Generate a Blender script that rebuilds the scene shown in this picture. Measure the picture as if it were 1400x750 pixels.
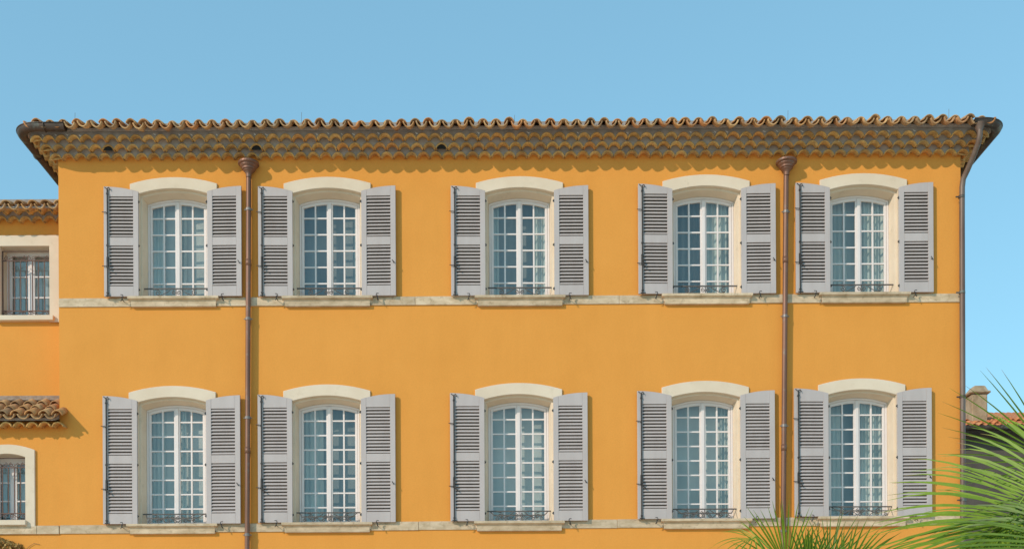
import bpy, math, random
from mathutils import Vector, Matrix
random.seed(7)
R = math.radians
for o in list(bpy.data.objects):
    bpy.data.objects.remove(o, do_unlink=True)
scene = bpy.context.scene
COL = scene.collection

# ---------------------------------------------------------------- camera
cam_d = bpy.data.cameras.new('camera')
cam = bpy.data.objects.new('camera', cam_d)
COL.objects.link(cam)
cam_d.sensor_width = 36.0
cam_d.lens = 36.0 * 1530.0 / 1400.0
cam_d.shift_x = 20.0 / 1400.0
cam_d.shift_y = 610.0 / 1400.0
cam_d.clip_start = 0.1
cam_d.clip_end = 3000.0
ROLL = -0.005
CAM = Vector((-0.165, -18.0, 1.6))
_r = Vector((math.cos(ROLL), 0, math.sin(ROLL)))
_u = Vector((-math.sin(ROLL), 0, math.cos(ROLL)))
_f = Vector((0, 1, 0))
cam.matrix_world = Matrix(((_r.x, _u.x, -_f.x, CAM.x), (_r.y, _u.y, -_f.y, CAM.y), (_r.z, _u.z, -_f.z, CAM.z), (0, 0, 0, 1)))
scene.camera = cam

# ---------------------------------------------------------------- sky, sun, exposure
LIGHT = Vector((1.12, 1.0, -0.82)).normalized()          # the way the sunlight travels
SUN_EL = math.asin(-LIGHT.z)
world = bpy.data.worlds.new('World')
scene.world = world
world.use_nodes = True
wn = world.node_tree.nodes
wl = world.node_tree.links
wn.clear()
sky = wn.new('ShaderNodeTexSky')
sky.sky_type = 'NISHITA'
sky.sun_disc = False
sky.sun_elevation = SUN_EL
sky.sun_rotation = math.atan2(-LIGHT.x, -LIGHT.y)
sky.altitude = 300
sky.air_density = 1.0
sky.dust_density = 0.0
sky.ozone_density = 1.6
bg = wn.new('ShaderNodeBackground')
bg.inputs['Strength'].default_value = 0.15
wo = wn.new('ShaderNodeOutputWorld')
hs = wn.new('ShaderNodeMix')                              # the clear cyan cast of this day's sky, the same all round
hs.data_type = 'RGBA'
hs.blend_type = 'MULTIPLY'
hs.inputs[0].default_value = 1.0
hs.inputs[7].default_value = (1.20, 1.98, 2.15, 1)
gm_ = wn.new('ShaderNodeGamma')
gm_.inputs['Gamma'].default_value = 0.5
wl.new(sky.outputs[0], gm_.inputs['Color'])
wl.new(gm_.outputs[0], hs.inputs[6])
wl.new(hs.outputs[2], bg.inputs['Color'])
wl.new(bg.outputs[0], wo.inputs['Surface'])
sun_d = bpy.data.lights.new('sun', 'SUN')
sun_d.energy = 2.15
sun_d.angle = R(0.5)
sun_d.color = (1.0, 0.87, 0.72)
sun = bpy.data.objects.new('sun', sun_d)
COL.objects.link(sun)
sun.rotation_euler = LIGHT.to_track_quat('-Z', 'Y').to_euler()
sun.location = (-20, -20, 25)
vs = scene.view_settings
vs.view_transform = 'Standard'
vs.look = 'None'
vs.gamma = 1.0
vs.exposure = 0.40
vs.use_curve_mapping = False
scene.render.engine = 'CYCLES'


# ---------------------------------------------------------------- materials
def new_mat(name):
    m = bpy.data.materials.new(name)
    m.use_nodes = True
    nt = m.node_tree
    return m, nt, nt.nodes, nt.links, nt.nodes['Principled BSDF']


def ramp(nodes, stops):
    r = nodes.new('ShaderNodeValToRGB')
    el = r.color_ramp.elements
    while len(el) < len(stops):
        el.new(0.5)
    for e, (p, c) in zip(el, stops):
        e.position = p
        e.color = (*c, 1)
    return r


def noise(nodes, links, scale, detail=4, rough=0.55, vec=None, dist=0.0):
    n = nodes.new('ShaderNodeTexNoise')
    n.inputs['Scale'].default_value = scale
    n.inputs['Detail'].default_value = detail
    n.inputs['Roughness'].default_value = rough
    n.inputs['Distortion'].default_value = dist
    if vec is not None:
        links.new(vec, n.inputs['Vector'])
    return n


def mixc(nodes, links, fac, a, b, mode='MIX'):
    m = nodes.new('ShaderNodeMix')
    m.data_type = 'RGBA'
    m.blend_type = mode
    for sock, v in ((m.inputs[0], fac), (m.inputs[6], a), (m.inputs[7], b)):
        if isinstance(v, (int, float)):
            sock.default_value = v
        elif isinstance(v, tuple):
            sock.default_value = (*v, 1)
        else:
            links.new(v, sock)
    return m.outputs[2]


def wpos(nodes, links, scale=(1, 1, 1)):
    g = nodes.new('ShaderNodeNewGeometry')
    mp = nodes.new('ShaderNodeMapping')
    mp.inputs['Scale'].default_value = scale
    links.new(g.outputs['Position'], mp.inputs['Vector'])
    return mp.outputs['Vector']


def bump(nodes, links, bsdf, height, strength, dist=0.01):
    b = nodes.new('ShaderNodeBump')
    b.inputs['Strength'].default_value = strength
    b.inputs['Distance'].default_value = dist
    links.new(height, b.inputs['Height'])
    links.new(b.outputs['Normal'], bsdf.inputs['Normal'])


def two_tone(name, a, b, scale, rough=0.8, bscale=None, bstr=0.2, stretch=(1, 1, 1), spots=None, rnd=0.0, metallic=0.0, bdist=0.01, lo=0.35, hi=0.65):
    """base of two colours mixed by noise, optional darker spots, optional difference from object to object"""
    m, nt, N, L, p = new_mat(name)
    v = wpos(N, L, stretch)
    n = noise(N, L, scale, 5, 0.6, v)
    r = ramp(N, [(lo, a), (hi, b)])
    L.new(n.outputs['Fac'], r.inputs['Fac'])
    c = r.outputs['Color']
    if spots:
        col, sc, l0, l1, amt = spots
        n2 = noise(N, L, sc, 6, 0.7, wpos(N, L))
        r2 = ramp(N, [(l0, (0, 0, 0)), (l1, (amt, amt, amt))])
        L.new(n2.outputs['Fac'], r2.inputs['Fac'])
        c = mixc(N, L, r2.outputs['Color'], c, col)
    if rnd:
        oi = N.new('ShaderNodeObjectInfo')
        r3 = ramp(N, [(0, (1 - rnd,) * 3), (1, (1 + rnd,) * 3)])
        L.new(oi.outputs['Random'], r3.inputs['Fac'])
        c = mixc(N, L, 1.0, c, r3.outputs['Color'], 'MULTIPLY')
    L.new(c, p.inputs['Base Color'])
    p.inputs['Roughness'].default_value = rough
    p.inputs['Metallic'].default_value = metallic
    if bscale:
        nb = noise(N, L, bscale, 4, 0.6, wpos(N, L))
        bump(N, L, p, nb.outputs['Fac'], bstr, bdist)
    return m


def make_stucco():
    m, nt, N, L, p = new_mat('orange_stucco')
    v = wpos(N, L)
    n1 = noise(N, L, 0.55, 5, 0.6, v)
    r1 = ramp(N, [(0.3, (0.742, 0.303, 0.049)), (0.7, (0.778, 0.322, 0.056))])
    L.new(n1.outputs['Fac'], r1.inputs['Fac'])
    n2 = noise(N, L, 2.2, 6, 0.65, wpos(N, L, (1.6, 1.6, 0.25)))      # faint runs down the wall
    r2 = ramp(N, [(0.35, (0.98, 0.975, 0.965)), (0.65, (1.01, 1.01, 1.02))])
    L.new(n2.outputs['Fac'], r2.inputs['Fac'])
    c = mixc(N, L, 1.0, r1.outputs['Color'], r2.outputs['Color'], 'MULTIPLY')
    n5 = noise(N, L, 1.7, 7, 0.72, wpos(N, L, (1, 1, 0.8)), 0.6)      # trowelled limewash patches
    r5 = ramp(N, [(0.38, (0.985, 0.98, 0.97)), (0.50, (1, 1, 1)), (0.64, (1.012, 1.018, 1.04))])
    L.new(n5.outputs['Fac'], r5.inputs['Fac'])
    c = mixc(N, L, 1.0, c, r5.outputs['Color'], 'MULTIPLY')
    n3 = noise(N, L, 42, 4, 0.7, v)
    r3 = ramp(N, [(0.3, (0.95, 0.95, 0.95)), (0.7, (1.05, 1.05, 1.05))])
    L.new(n3.outputs['Fac'], r3.inputs['Fac'])
    c = mixc(N, L, 1.0, c, r3.outputs['Color'], 'MULTIPLY')
    L.new(c, p.inputs['Base Color'])
    p.inputs['Roughness'].default_value = 0.92
    nb = noise(N, L, 60, 5, 0.65, v)
    nb2 = noise(N, L, 3.0, 3, 0.5, v)
    ad = N.new('ShaderNodeMath')
    ad.operation = 'MULTIPLY_ADD'
    L.new(nb2.outputs['Fac'], ad.inputs[0])
    ad.inputs[1].default_value = 1.5
    L.new(nb.outputs['Fac'], ad.inputs[2])
    bump(N, L, p, ad.outputs[0], 0.22, 0.012)
    return m


def make_clay(name, cols, lichen=0.55, rndseed=0.0):
    m, nt, N, L, p = new_mat(name)
    oi = N.new('ShaderNodeObjectInfo')
    r = ramp(N, [(i / (len(cols) - 1), c) for i, c in enumerate(cols)])
    L.new(oi.outputs['Random'], r.inputs['Fac'])
    v = wpos(N, L)
    n = noise(N, L, 9, 6, 0.7, v)
    r2 = ramp(N, [(0.35, (0.62, 0.58, 0.54)), (0.62, (1.12, 1.1, 1.05))])
    L.new(n.outputs['Fac'], r2.inputs['Fac'])
    c = mixc(N, L, 1.0, r.outputs['Color'], r2.outputs['Color'], 'MULTIPLY')
    n2 = noise(N, L, 30, 5, 0.75, v)
    r3 = ramp(N, [(0.54, (0, 0, 0)), (0.66, (lichen,) * 3)])
    L.new(n2.outputs['Fac'], r3.inputs['Fac'])
    c = mixc(N, L, r3.outputs['Color'], c, (0.16, 0.125, 0.085))
    n4 = noise(N, L, 22, 4, 0.7, wpos(N, L, (1.3, 1.1, 0.9)))
    r4 = ramp(N, [(0.60, (0, 0, 0)), (0.70, (0.5,) * 3)])
    L.new(n4.outputs['Fac'], r4.inputs['Fac'])
    c = mixc(N, L, r4.outputs['Color'], c, (0.56, 0.50, 0.38))
    L.new(c, p.inputs['Base Color'])
    p.inputs['Roughness'].default_value = 0.9
    nb = noise(N, L, 70, 4, 0.6, v)
    bump(N, L, p, nb.outputs['Fac'], 0.35, 0.01)
    return m


def make_glass():
    m, nt, N, L, p = new_mat('window_glass')
    N.remove(p)
    out = N['Material Output']
    tr = N.new('ShaderNodeBsdfTransparent')
    oi = N.new('ShaderNodeObjectInfo')                       # old panes differ a little in tint
    rt = ramp(N, [(0.0, (0.64, 0.68, 0.67)), (0.5, (0.82, 0.86, 0.845)), (1.0, (0.90, 0.925, 0.91))])
    L.new(oi.outputs['Random'], rt.inputs['Fac'])
    L.new(rt.outputs['Color'], tr.inputs['Color'])
    gl = N.new('ShaderNodeBsdfGlossy')
    gl.inputs['Roughness'].default_value = 0.012
    gl.inputs['Color'].default_value = (0.95, 1, 1, 1)
    v = wpos(N, L)
    nb = noise(N, L, 3.2, 2, 0.5, v)
    b = N.new('ShaderNodeBump')
    b.inputs['Strength'].default_value = 0.16
    b.inputs['Distance'].default_value = 0.02
    L.new(nb.outputs['Fac'], b.inputs['Height'])
    L.new(b.outputs['Normal'], gl.inputs['Normal'])
    fr = N.new('ShaderNodeFresnel')
    ge = N.new('ShaderNodeNewGeometry')                      # same reflectance from both faces of the thin pane
    io = N.new('ShaderNodeMapRange')
    io.inputs['To Min'].default_value = 1.75
    io.inputs['To Max'].default_value = 1 / 1.75
    L.new(ge.outputs['Backfacing'], io.inputs['Value'])
    L.new(io.outputs[0], fr.inputs['IOR'])
    mul = N.new('ShaderNodeMath')
    mul.operation = 'MULTIPLY'
    mul.use_clamp = True
    mul.inputs[1].default_value = 1.35
    L.new(fr.outputs[0], mul.inputs[0])
    mx = N.new('ShaderNodeMixShader')
    L.new(mul.outputs[0], mx.inputs[0])
    L.new(tr.outputs[0], mx.inputs[1])
    L.new(gl.outputs[0], mx.inputs[2])
    L.new(mx.outputs[0], out.inputs['Surface'])
    return m


def make_leaf(name, a, b):
    m, nt, N, L, p = new_mat(name)
    v = wpos(N, L)
    n = noise(N, L, 4.5, 4, 0.6, v)
    r = ramp(N, [(0.3, a), (0.7, b)])
    L.new(n.outputs['Fac'], r.inputs['Fac'])
    at_ = N.new('ShaderNodeAttribute')                       # blades dry out and brown towards the tip
    at_.attribute_name = 'along'
    rt = ramp(N, [(0.84, (0, 0, 0)), (0.97, (0.9, 0.9, 0.9))])
    L.new(at_.outputs['Fac'], rt.inputs['Fac'])
    lc = mixc(N, L, rt.outputs['Color'], r.outputs['Color'], (0.30, 0.19, 0.07))
    L.new(lc, p.inputs['Base Color'])
    p.inputs['Roughness'].default_value = 0.45
    p.inputs['Specular IOR Level'].default_value = 0.3
    t = N.new('ShaderNodeBsdfTranslucent')
    L.new(lc, t.inputs['Color'])
    mx = N.new('ShaderNodeMixShader')
    mx.inputs[0].default_value = 0.18
    L.new(p.outputs[0], mx.inputs[1])
    L.new(t.outputs[0], mx.inputs[2])
    L.new(mx.outputs[0], N['Material Output'].inputs['Surface'])
    return m


M = {}
M['stucco'] = make_stucco()
M['cream'] = two_tone('cream_limestone', (0.70, 0.56, 0.415), (0.77, 0.63, 0.48), 1.8, 0.85, 60, 0.12, spots=((0.46, 0.36, 0.24), 5, 0.58, 0.72, 0.35))
M['course'] = two_tone('weathered_limestone', (0.49, 0.36, 0.225), (0.69, 0.53, 0.365), 6, 0.88, 50, 0.25, stretch=(0.8, 1, 2.0), spots=((0.20, 0.125, 0.06), 14, 0.54, 0.70, 0.5), rnd=0.10)
M['shutter'] = two_tone('grey_shutter_paint', (0.470, 0.402, 0.380), (0.515, 0.446, 0.424), 2.5, 0.55, 90, 0.05, stretch=(2, 2, 0.5), spots=((0.40, 0.38, 0.37), 11, 0.60, 0.75, 0.35))
M['gap_shade'] = two_tone('slat_gap_shade', (0.085, 0.072, 0.066), (0.12, 0.10, 0.092), 6, 0.9, stretch=(3, 3, 0.4))  # shade of the gaps between slats, put into a dark colour
M['white'] = two_tone('white_window_paint', (0.755, 0.675, 0.645), (0.80, 0.72, 0.69), 3, 0.5, 80, 0.04)
M['glass'] = make_glass()
M['curtain'] = two_tone('pale_curtain_cloth', (0.58, 0.60, 0.55), (0.66, 0.67, 0.62), 6, 0.95, stretch=(3, 1, 0.3))
M['sheer'] = two_tone('blue_grey_blind_cloth', (0.56, 0.565, 0.53), (0.64, 0.64, 0.605), 2, 0.95, stretch=(2, 1, 0.3))
M['dim'] = two_tone('slate_blind_cloth', (0.24, 0.25, 0.245), (0.31, 0.32, 0.31), 3, 0.95, stretch=(2, 1, 0.3))
M['dark_room'] = two_tone('unlit_room_dark', (0.10, 0.10, 0.10), (0.13, 0.13, 0.12), 1, 0.95)  # darkness of the unlit room put into the sheet's colour
M['copper'] = two_tone('brown_copper', (0.180, 0.086, 0.055), (0.255, 0.126, 0.083), 2.5, 0.5, stretch=(3, 3, 0.35), spots=((0.20, 0.22, 0.20), 7, 0.56, 0.72, 0.6), metallic=0.35)
M['gutter'] = two_tone('old_copper_gutter', (0.055, 0.041, 0.034), (0.115, 0.076, 0.058), 3, 0.5, spots=((0.20, 0.24, 0.215), 5, 0.52, 0.68, 0.7), metallic=0.35)
M['verdigris'] = two_tone('green_tinged_copper', (0.135, 0.075, 0.054), (0.185, 0.135, 0.108), 4, 0.5, stretch=(2, 2, 0.3), metallic=0.2)
M['zinc'] = two_tone('grey_zinc_collar', (0.20, 0.17, 0.155), (0.27, 0.235, 0.215), 8, 0.5, metallic=0.5)
M['iron'] = two_tone('black_iron', (0.020, 0.019, 0.018), (0.045, 0.038, 0.034), 20, 0.6)
M['rail_iron'] = two_tone('grey_brown_iron', (0.085, 0.070, 0.063), (0.14, 0.115, 0.10), 20, 0.55)
M['rust'] = two_tone('rust_red_iron', (0.105, 0.055, 0.042), (0.18, 0.092, 0.068), 18, 0.7)
CLAY = [(0.64, 0.325, 0.095), (0.70, 0.40, 0.125), (0.52, 0.285, 0.09), (0.72, 0.43, 0.155), (0.47, 0.29, 0.115), (0.68, 0.315, 0.09)]
M['clay'] = make_clay('ochre_clay_tile', CLAY, 0.35)
M['clay_roof'] = make_clay('weathered_clay_roof_tile', [(0.60, 0.305, 0.115), (0.46, 0.275, 0.14), (0.64, 0.38, 0.175), (0.40, 0.25, 0.135), (0.62, 0.27, 0.10)], 0.5)
M['clay_red'] = make_clay('red_clay_roof_tile', [(0.66, 0.19, 0.06), (0.70, 0.26, 0.09), (0.56, 0.155, 0.05), (0.66, 0.33, 0.14)], 0.4)
M['mortar'] = two_tone('grey_mortar', (0.30, 0.252, 0.222), (0.41, 0.352, 0.312), 7, 0.95, 45, 0.5, bdist=0.015)
M['brown_mortar'] = two_tone('brown_weathered_mortar', (0.27, 0.185, 0.135), (0.40, 0.30, 0.235), 14, 0.95, 30, 0.5)
M['lime'] = two_tone('white_lime_flake', (0.74, 0.72, 0.68), (0.80, 0.78, 0.75), 9, 0.9)
M['black'] = two_tone('hole_shade_black', (0.012, 0.011, 0.010), (0.02, 0.018, 0.016), 9, 1.0)  # near-black colour for the shade inside the lost-plug holes
M['ground'] = two_tone('pale_bounce_ground', (0.66, 0.53, 0.39), (0.74, 0.60, 0.45), 0.6, 0.95, 30, 0.4)  # unseen ground, colour raised to bounce fill light under the eaves
M['far_wall'] = two_tone('shade_dark_render', (0.075, 0.062, 0.054), (0.115, 0.095, 0.080), 1.2, 0.95, 12, 0.3)  # shade on the far wall and eave is put into this dark colour
M['chimney'] = two_tone('lichen_chimney_render', (0.36, 0.235, 0.13), (0.47, 0.345, 0.225), 2.5, 0.95, 15, 0.5, spots=((0.17, 0.11, 0.06), 4, 0.5, 0.68, 0.6))
M['palm_a'] = make_leaf('palm_leaf_green', (0.150, 0.255, 0.020), (0.270, 0.380, 0.038))
M['palm_b'] = make_leaf('palm_leaf_deep_green', (0.080, 0.155, 0.018), (0.165, 0.265, 0.028))
M['stalk'] = two_tone('palm_stalk', (0.17, 0.22, 0.06), (0.25, 0.28, 0.09), 5, 0.6)
M['trunk'] = two_tone('palm_trunk_fibre', (0.10, 0.07, 0.045), (0.20, 0.145, 0.09), 12, 0.95, 25, 0.8)
M['vine'] = two_tone('dry_vine_leaf', (0.34, 0.20, 0.06), (0.50, 0.32, 0.10), 15, 0.85, rnd=0.2)


# ---------------------------------------------------------------- mesh helpers
class MB:
    def __init__(self):
        self.v = []
        self.f = []

    def add(self, verts, faces):
        b = len(self.v)
        self.v.extend([tuple(p) for p in verts])
        self.f.extend([tuple(i + b for i in q) for q in faces])
        return self

    def box(self, x0, x1, y0, y1, z0, z1):
        return self.add([(x0, y0, z0), (x1, y0, z0), (x1, y1, z0), (x0, y1, z0), (x0, y0, z1), (x1, y0, z1), (x1, y1, z1), (x0, y1, z1)],
                        [(3, 2, 1, 0), (4, 5, 6, 7), (0, 1, 5, 4), (1, 2, 6, 5), (2, 3, 7, 6), (3, 0, 4, 7)])

    def quad(self, a, b, c, d):
        return self.add([a, b, c, d], [(0, 1, 2, 3)])

    def tube(self, pts, r, n=8, caps=True, r1=None):
        pts = [Vector(p) for p in pts]
        rings = []
        prev = None
        for i, p in enumerate(pts):
            if i == 0:
                t = pts[1] - pts[0]
            elif i == len(pts) - 1:
                t = pts[-1] - pts[-2]
            else:
                t = (pts[i + 1] - p).normalized() + (p - pts[i - 1]).normalized()
            t.normalize()
            if prev is None:
                up = Vector((0, 1, 0)) if abs(t.y) < 0.9 else Vector((1, 0, 0))
                a = t.cross(up).normalized()
            else:
                a = (prev - t * prev.dot(t)).normalized()
            b = t.cross(a)
            prev = a
            rr = r if r1 is None else r + (r1 - r) * i / (len(pts) - 1)
            rings.append([p + (a * math.cos(2 * math.pi * k / n) + b * math.sin(2 * math.pi * k / n)) * rr for k in range(n)])
        vs_ = [q for ring in rings for q in ring]
        fs = []
        for i in range(len(pts) - 1):
            for k in range(n):
                fs.append((i * n + k, i * n + (k + 1) % n, (i + 1) * n + (k + 1) % n, (i + 1) * n + k))
        if caps:
            fs.append(tuple(range(n))[::-1])
            fs.append(tuple((len(pts) - 1) * n + k for k in range(n)))
        return self.add(vs_, fs)

    def lathe(self, prof, cx, cy, n=24):
        vs_ = [(cx + r * math.cos(2 * math.pi * k / n), cy + r * math.sin(2 * math.pi * k / n), z) for r, z in prof for k in range(n)]
        fs = []
        for i in range(len(prof) - 1):
            for k in range(n):
                fs.append((i * n + k, i * n + (k + 1) % n, (i + 1) * n + (k + 1) % n, (i + 1) * n + k))
        fs.append(tuple(range(n))[::-1])
        fs.append(tuple((len(prof) - 1) * n + k for k in range(n)))
        return self.add(vs_, fs)

    def mesh(self, name, mat, smooth=False):
        me = bpy.data.meshes.new(name)
        me.from_pydata(self.v, [], self.f)
        me.materials.append(M[mat] if isinstance(mat, str) else mat)
        if smooth:
            me.polygons.foreach_set('use_smooth', [True] * len(me.polygons))
        me.update()
        return me

    def build(self, name, mat, parent=None, smooth=False, loc=None, bevel=0.0):
        return link(name, self.mesh(name, mat, smooth), parent, loc, bevel=bevel)


def link(name, me, parent=None, loc=None, rot=None, bevel=0.0, scale=None):
    o = bpy.data.objects.new(name, me)
    COL.objects.link(o)
    o.parent = parent
    if loc is not None:
        o.location = loc
    if rot is not None:
        o.rotation_euler = rot
    if scale is not None:
        o.scale = scale
    if bevel:
        b = o.modifiers.new('bevel', 'BEVEL')
        b.width = bevel
        b.segments = 1
        b.limit_method = 'ANGLE'
    return o


def empty(name, loc=(0, 0, 0), parent=None):
    o = bpy.data.objects.new(name, None)
    COL.objects.link(o)
    o.empty_display_size = 0.2
    o.parent = parent
    o.location = loc
    return o


def tag(o, label, cat, group=None, kind=None):
    o['label'] = label
    o['category'] = cat
    if group:
        o['group'] = group
    if kind:
        o['kind'] = kind
    return o


A0 = R(20)


def arc_h(t):
    """height of a clay barrel tile's arch (0..1) at t = -1..1 across its width: a little less than a half round"""
    x = t * math.cos(A0)
    return (math.sqrt(max(0.0, 1 - x * x)) - math.sin(A0)) / (1 - math.sin(A0))


def barrel(w0, w1, h, length, t=0.014, n=10, flip=False):
    """barrel clay tile: lip at y=0 (width w0), tail at y=length (width w1); arch up, or down when flip"""
    mb = MB()
    s = -1 if flip else 1
    vs_ = []
    for y, w in ((0, w0), (length, w1)):
        hh = h * w / w0
        for inner in (0, 1):
            for k in range(n + 1):
                a = A0 + (math.pi - 2 * A0) * k / n
                u = -math.cos(a) / math.cos(A0)
                z = (math.sin(a) - math.sin(A0)) / (1 - math.sin(A0))
                vs_.append((u * (w / 2 - inner * t * 0.85), y, s * (hh * z - inner * t * math.sin(a))))
    q = n + 1
    fs = []
    for k in range(n):
        fs.append((k, k + 1, 2 * q + k + 1, 2 * q + k))                       # outside
        fs.append((q + k + 1, q + k, 3 * q + k, 3 * q + k + 1))               # inside
        fs.append((k + 1, k, q + k, q + k + 1))                               # lip
        fs.append((2 * q + k, 2 * q + k + 1, 3 * q + k + 1, 3 * q + k))       # tail
    fs.append((0, 2 * q, 3 * q, q))
    fs.append((n, q + n, 3 * q + n, 2 * q + n))
    if flip:
        fs = [tuple(reversed(f)) for f in fs]
    mb.add(vs_, fs)
    return mb


# ---------------------------------------------------------------- the setting
g = MB()
g.quad((-600, -600, 0), (600, -600, 0), (600, 900, 0), (-600, 900, 0))
go = g.build('ground', 'ground')
go['kind'] = 'structure'
go['label'] = 'unseen ground around the building, pale to bounce light'

# ---------------------------------------------------------------- main building
XL, XR = -7.183, 7.328
DEPTH = 10.5
bld = empty('building', (0, 0, 0))
tag(bld, 'long orange stucco building with grey louvred shutters and clay tile eaves', 'building')

# window table: centre x, sill top z, shutter height, pane rows
UP = [(-5.326, 8.424), (-2.856, 8.418), (0.232, 8.412), (3.232, 8.424), (5.758, 8.432)]
LO = [(-5.362, 4.785), (-2.879, 4.796), (0.203, 4.804), (3.203, 4.824), (5.716, 4.850)]
HU, HL = 1.757, 2.05


def wall_sheet(mb, x0, x1, z0, z1, y, holes, thick=0.45):
    xs = sorted({x0, x1, *[h[0] for h in holes], *[h[1] for h in holes]})
    zs = sorted({z0, z1, *[h[2] for h in holes], *[h[3] for h in holes]})
    for i in range(len(xs) - 1):
        for j in range(len(zs) - 1):
            cx, cz = (xs[i] + xs[i + 1]) / 2, (zs[j] + zs[j + 1]) / 2
            if any(h[0] < cx < h[1] and h[2] < cz < h[3] for h in holes):
                continue
            mb.quad((xs[i], y, zs[j]), (xs[i + 1], y, zs[j]), (xs[i + 1], y, zs[j + 1]), (xs[i], y, zs[j + 1]))
    for a, b, c, d in holes:
        t = y + thick
        mb.quad((a, y, c), (a, y, d), (a, t, d), (a, t, c))
        mb.quad((b, y, c), (b, t, c), (b, t, d), (b, y, d))
        mb.quad((a, y, d), (b, y, d), (b, t, d), (a, t, d))
        mb.quad((a, y, c), (a, t, c), (b, t, c), (b, y, c))


holes = []
for cx, zb in UP:
    holes.append((cx - 0.60, cx + 0.60, zb - 0.10, zb + HU + 0.02))
for cx, zb in LO:
    holes.append((cx - 0.60, cx + 0.60, zb - 0.10, zb + HL + 0.02))
w = MB()
ZT = 10.98
wall_sheet(w, XL, XR, 0, ZT, 0.0, holes)
w.quad((XL, DEPTH, 0), (XL, 0, 0), (XL, 0, ZT), (XL, DEPTH, ZT))
w.quad((XR, 0, 0), (XR, DEPTH, 0), (XR, DEPTH, ZT), (XR, 0, ZT))
w.quad((XR, DEPTH, 0), (XL, DEPTH, 0), (XL, DEPTH, ZT), (XR, DEPTH, ZT))
w.build('wall', 'stucco', bld)


# ---- windows
def arc_z(x, a, crown, rise):
    return crown - rise * (x / a) ** 2


def surround_mesh(H):
    """arched stone surround: front face, outer edge, rebate for the shutters, splayed reveal back to the window frame"""
    mb = MB()
    n = 16
    yf, yb = -0.03, 0.30

    def outline(a, crown, rise, bottom=-0.10):
        pts = [(-a, bottom)]
        for k in range(n + 1):
            x = -a + 2 * a * k / n
            pts.append((x, arc_z(x, a, crown, rise)))
        pts.append((a, bottom))
        return pts
    rings = [
        (outline(0.700, H + 0.172, 0.105), 0.02),
        (outline(0.700, H + 0.172, 0.105), yf + 0.006),
        (outline(0.694, H + 0.166, 0.105), yf),
        (outline(0.560, H - 0.004, 0.085), yf),
        (outline(0.555, H - 0.009, 0.085), yf + 0.006),
        (outline(0.555, H - 0.009, 0.085), 0.045),
        (outline(0.528, H - 0.036, 0.085), 0.047),
        (outline(0.524, H - 0.040, 0.085), 0.052),
        (outline(0.494, H - 0.066, 0.085), 0.232),
        (outline(0.494, H - 0.066, 0.085), yb),
    ]
    base = []
    for pts, y in rings:
        base.append(len(mb.v))
        mb.v.extend([(x, y, z) for x, z in pts])
    m = n + 3
    for r in range(len(rings) - 1):
        for k in range(m - 1):
            mb.f.append((base[r] + k, base[r + 1] + k, base[r + 1] + k + 1, base[r] + k + 1))
    return mb


def sill_mesh():
    mb = MB()
    prof = [(0.095, -0.000), (0.102, -0.006), (0.102, -0.036), (0.094, -0.045), (0.072, -0.052), (0.058, -0.070), (0.055, -0.085), (0.055, -0.148), (0.050, -0.155)]
    # front with mitred ends
    hw = 0.625
    rows = []
    for p, z in prof:
        rows.append([(-hw - p, 0.02, z), (-hw - p, -p, z), (hw + p, -p, z), (hw + p, 0.02, z)])
    for i in range(len(rows) - 1):
        for k in range(3):
            mb.quad(rows[i][k], rows[i + 1][k], rows[i + 1][k + 1], rows[i][k + 1])
    t = rows[0]
    mb.quad(t[0], t[1], t[2], t[3])
    b = rows[-1]
    mb.quad(b[3], b[2], b[1], b[0])
    # the top slab running back to the window
    mb.box(-0.553, 0.553, 0.021, 0.30, -0.06, -0.002)
    return mb


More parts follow.
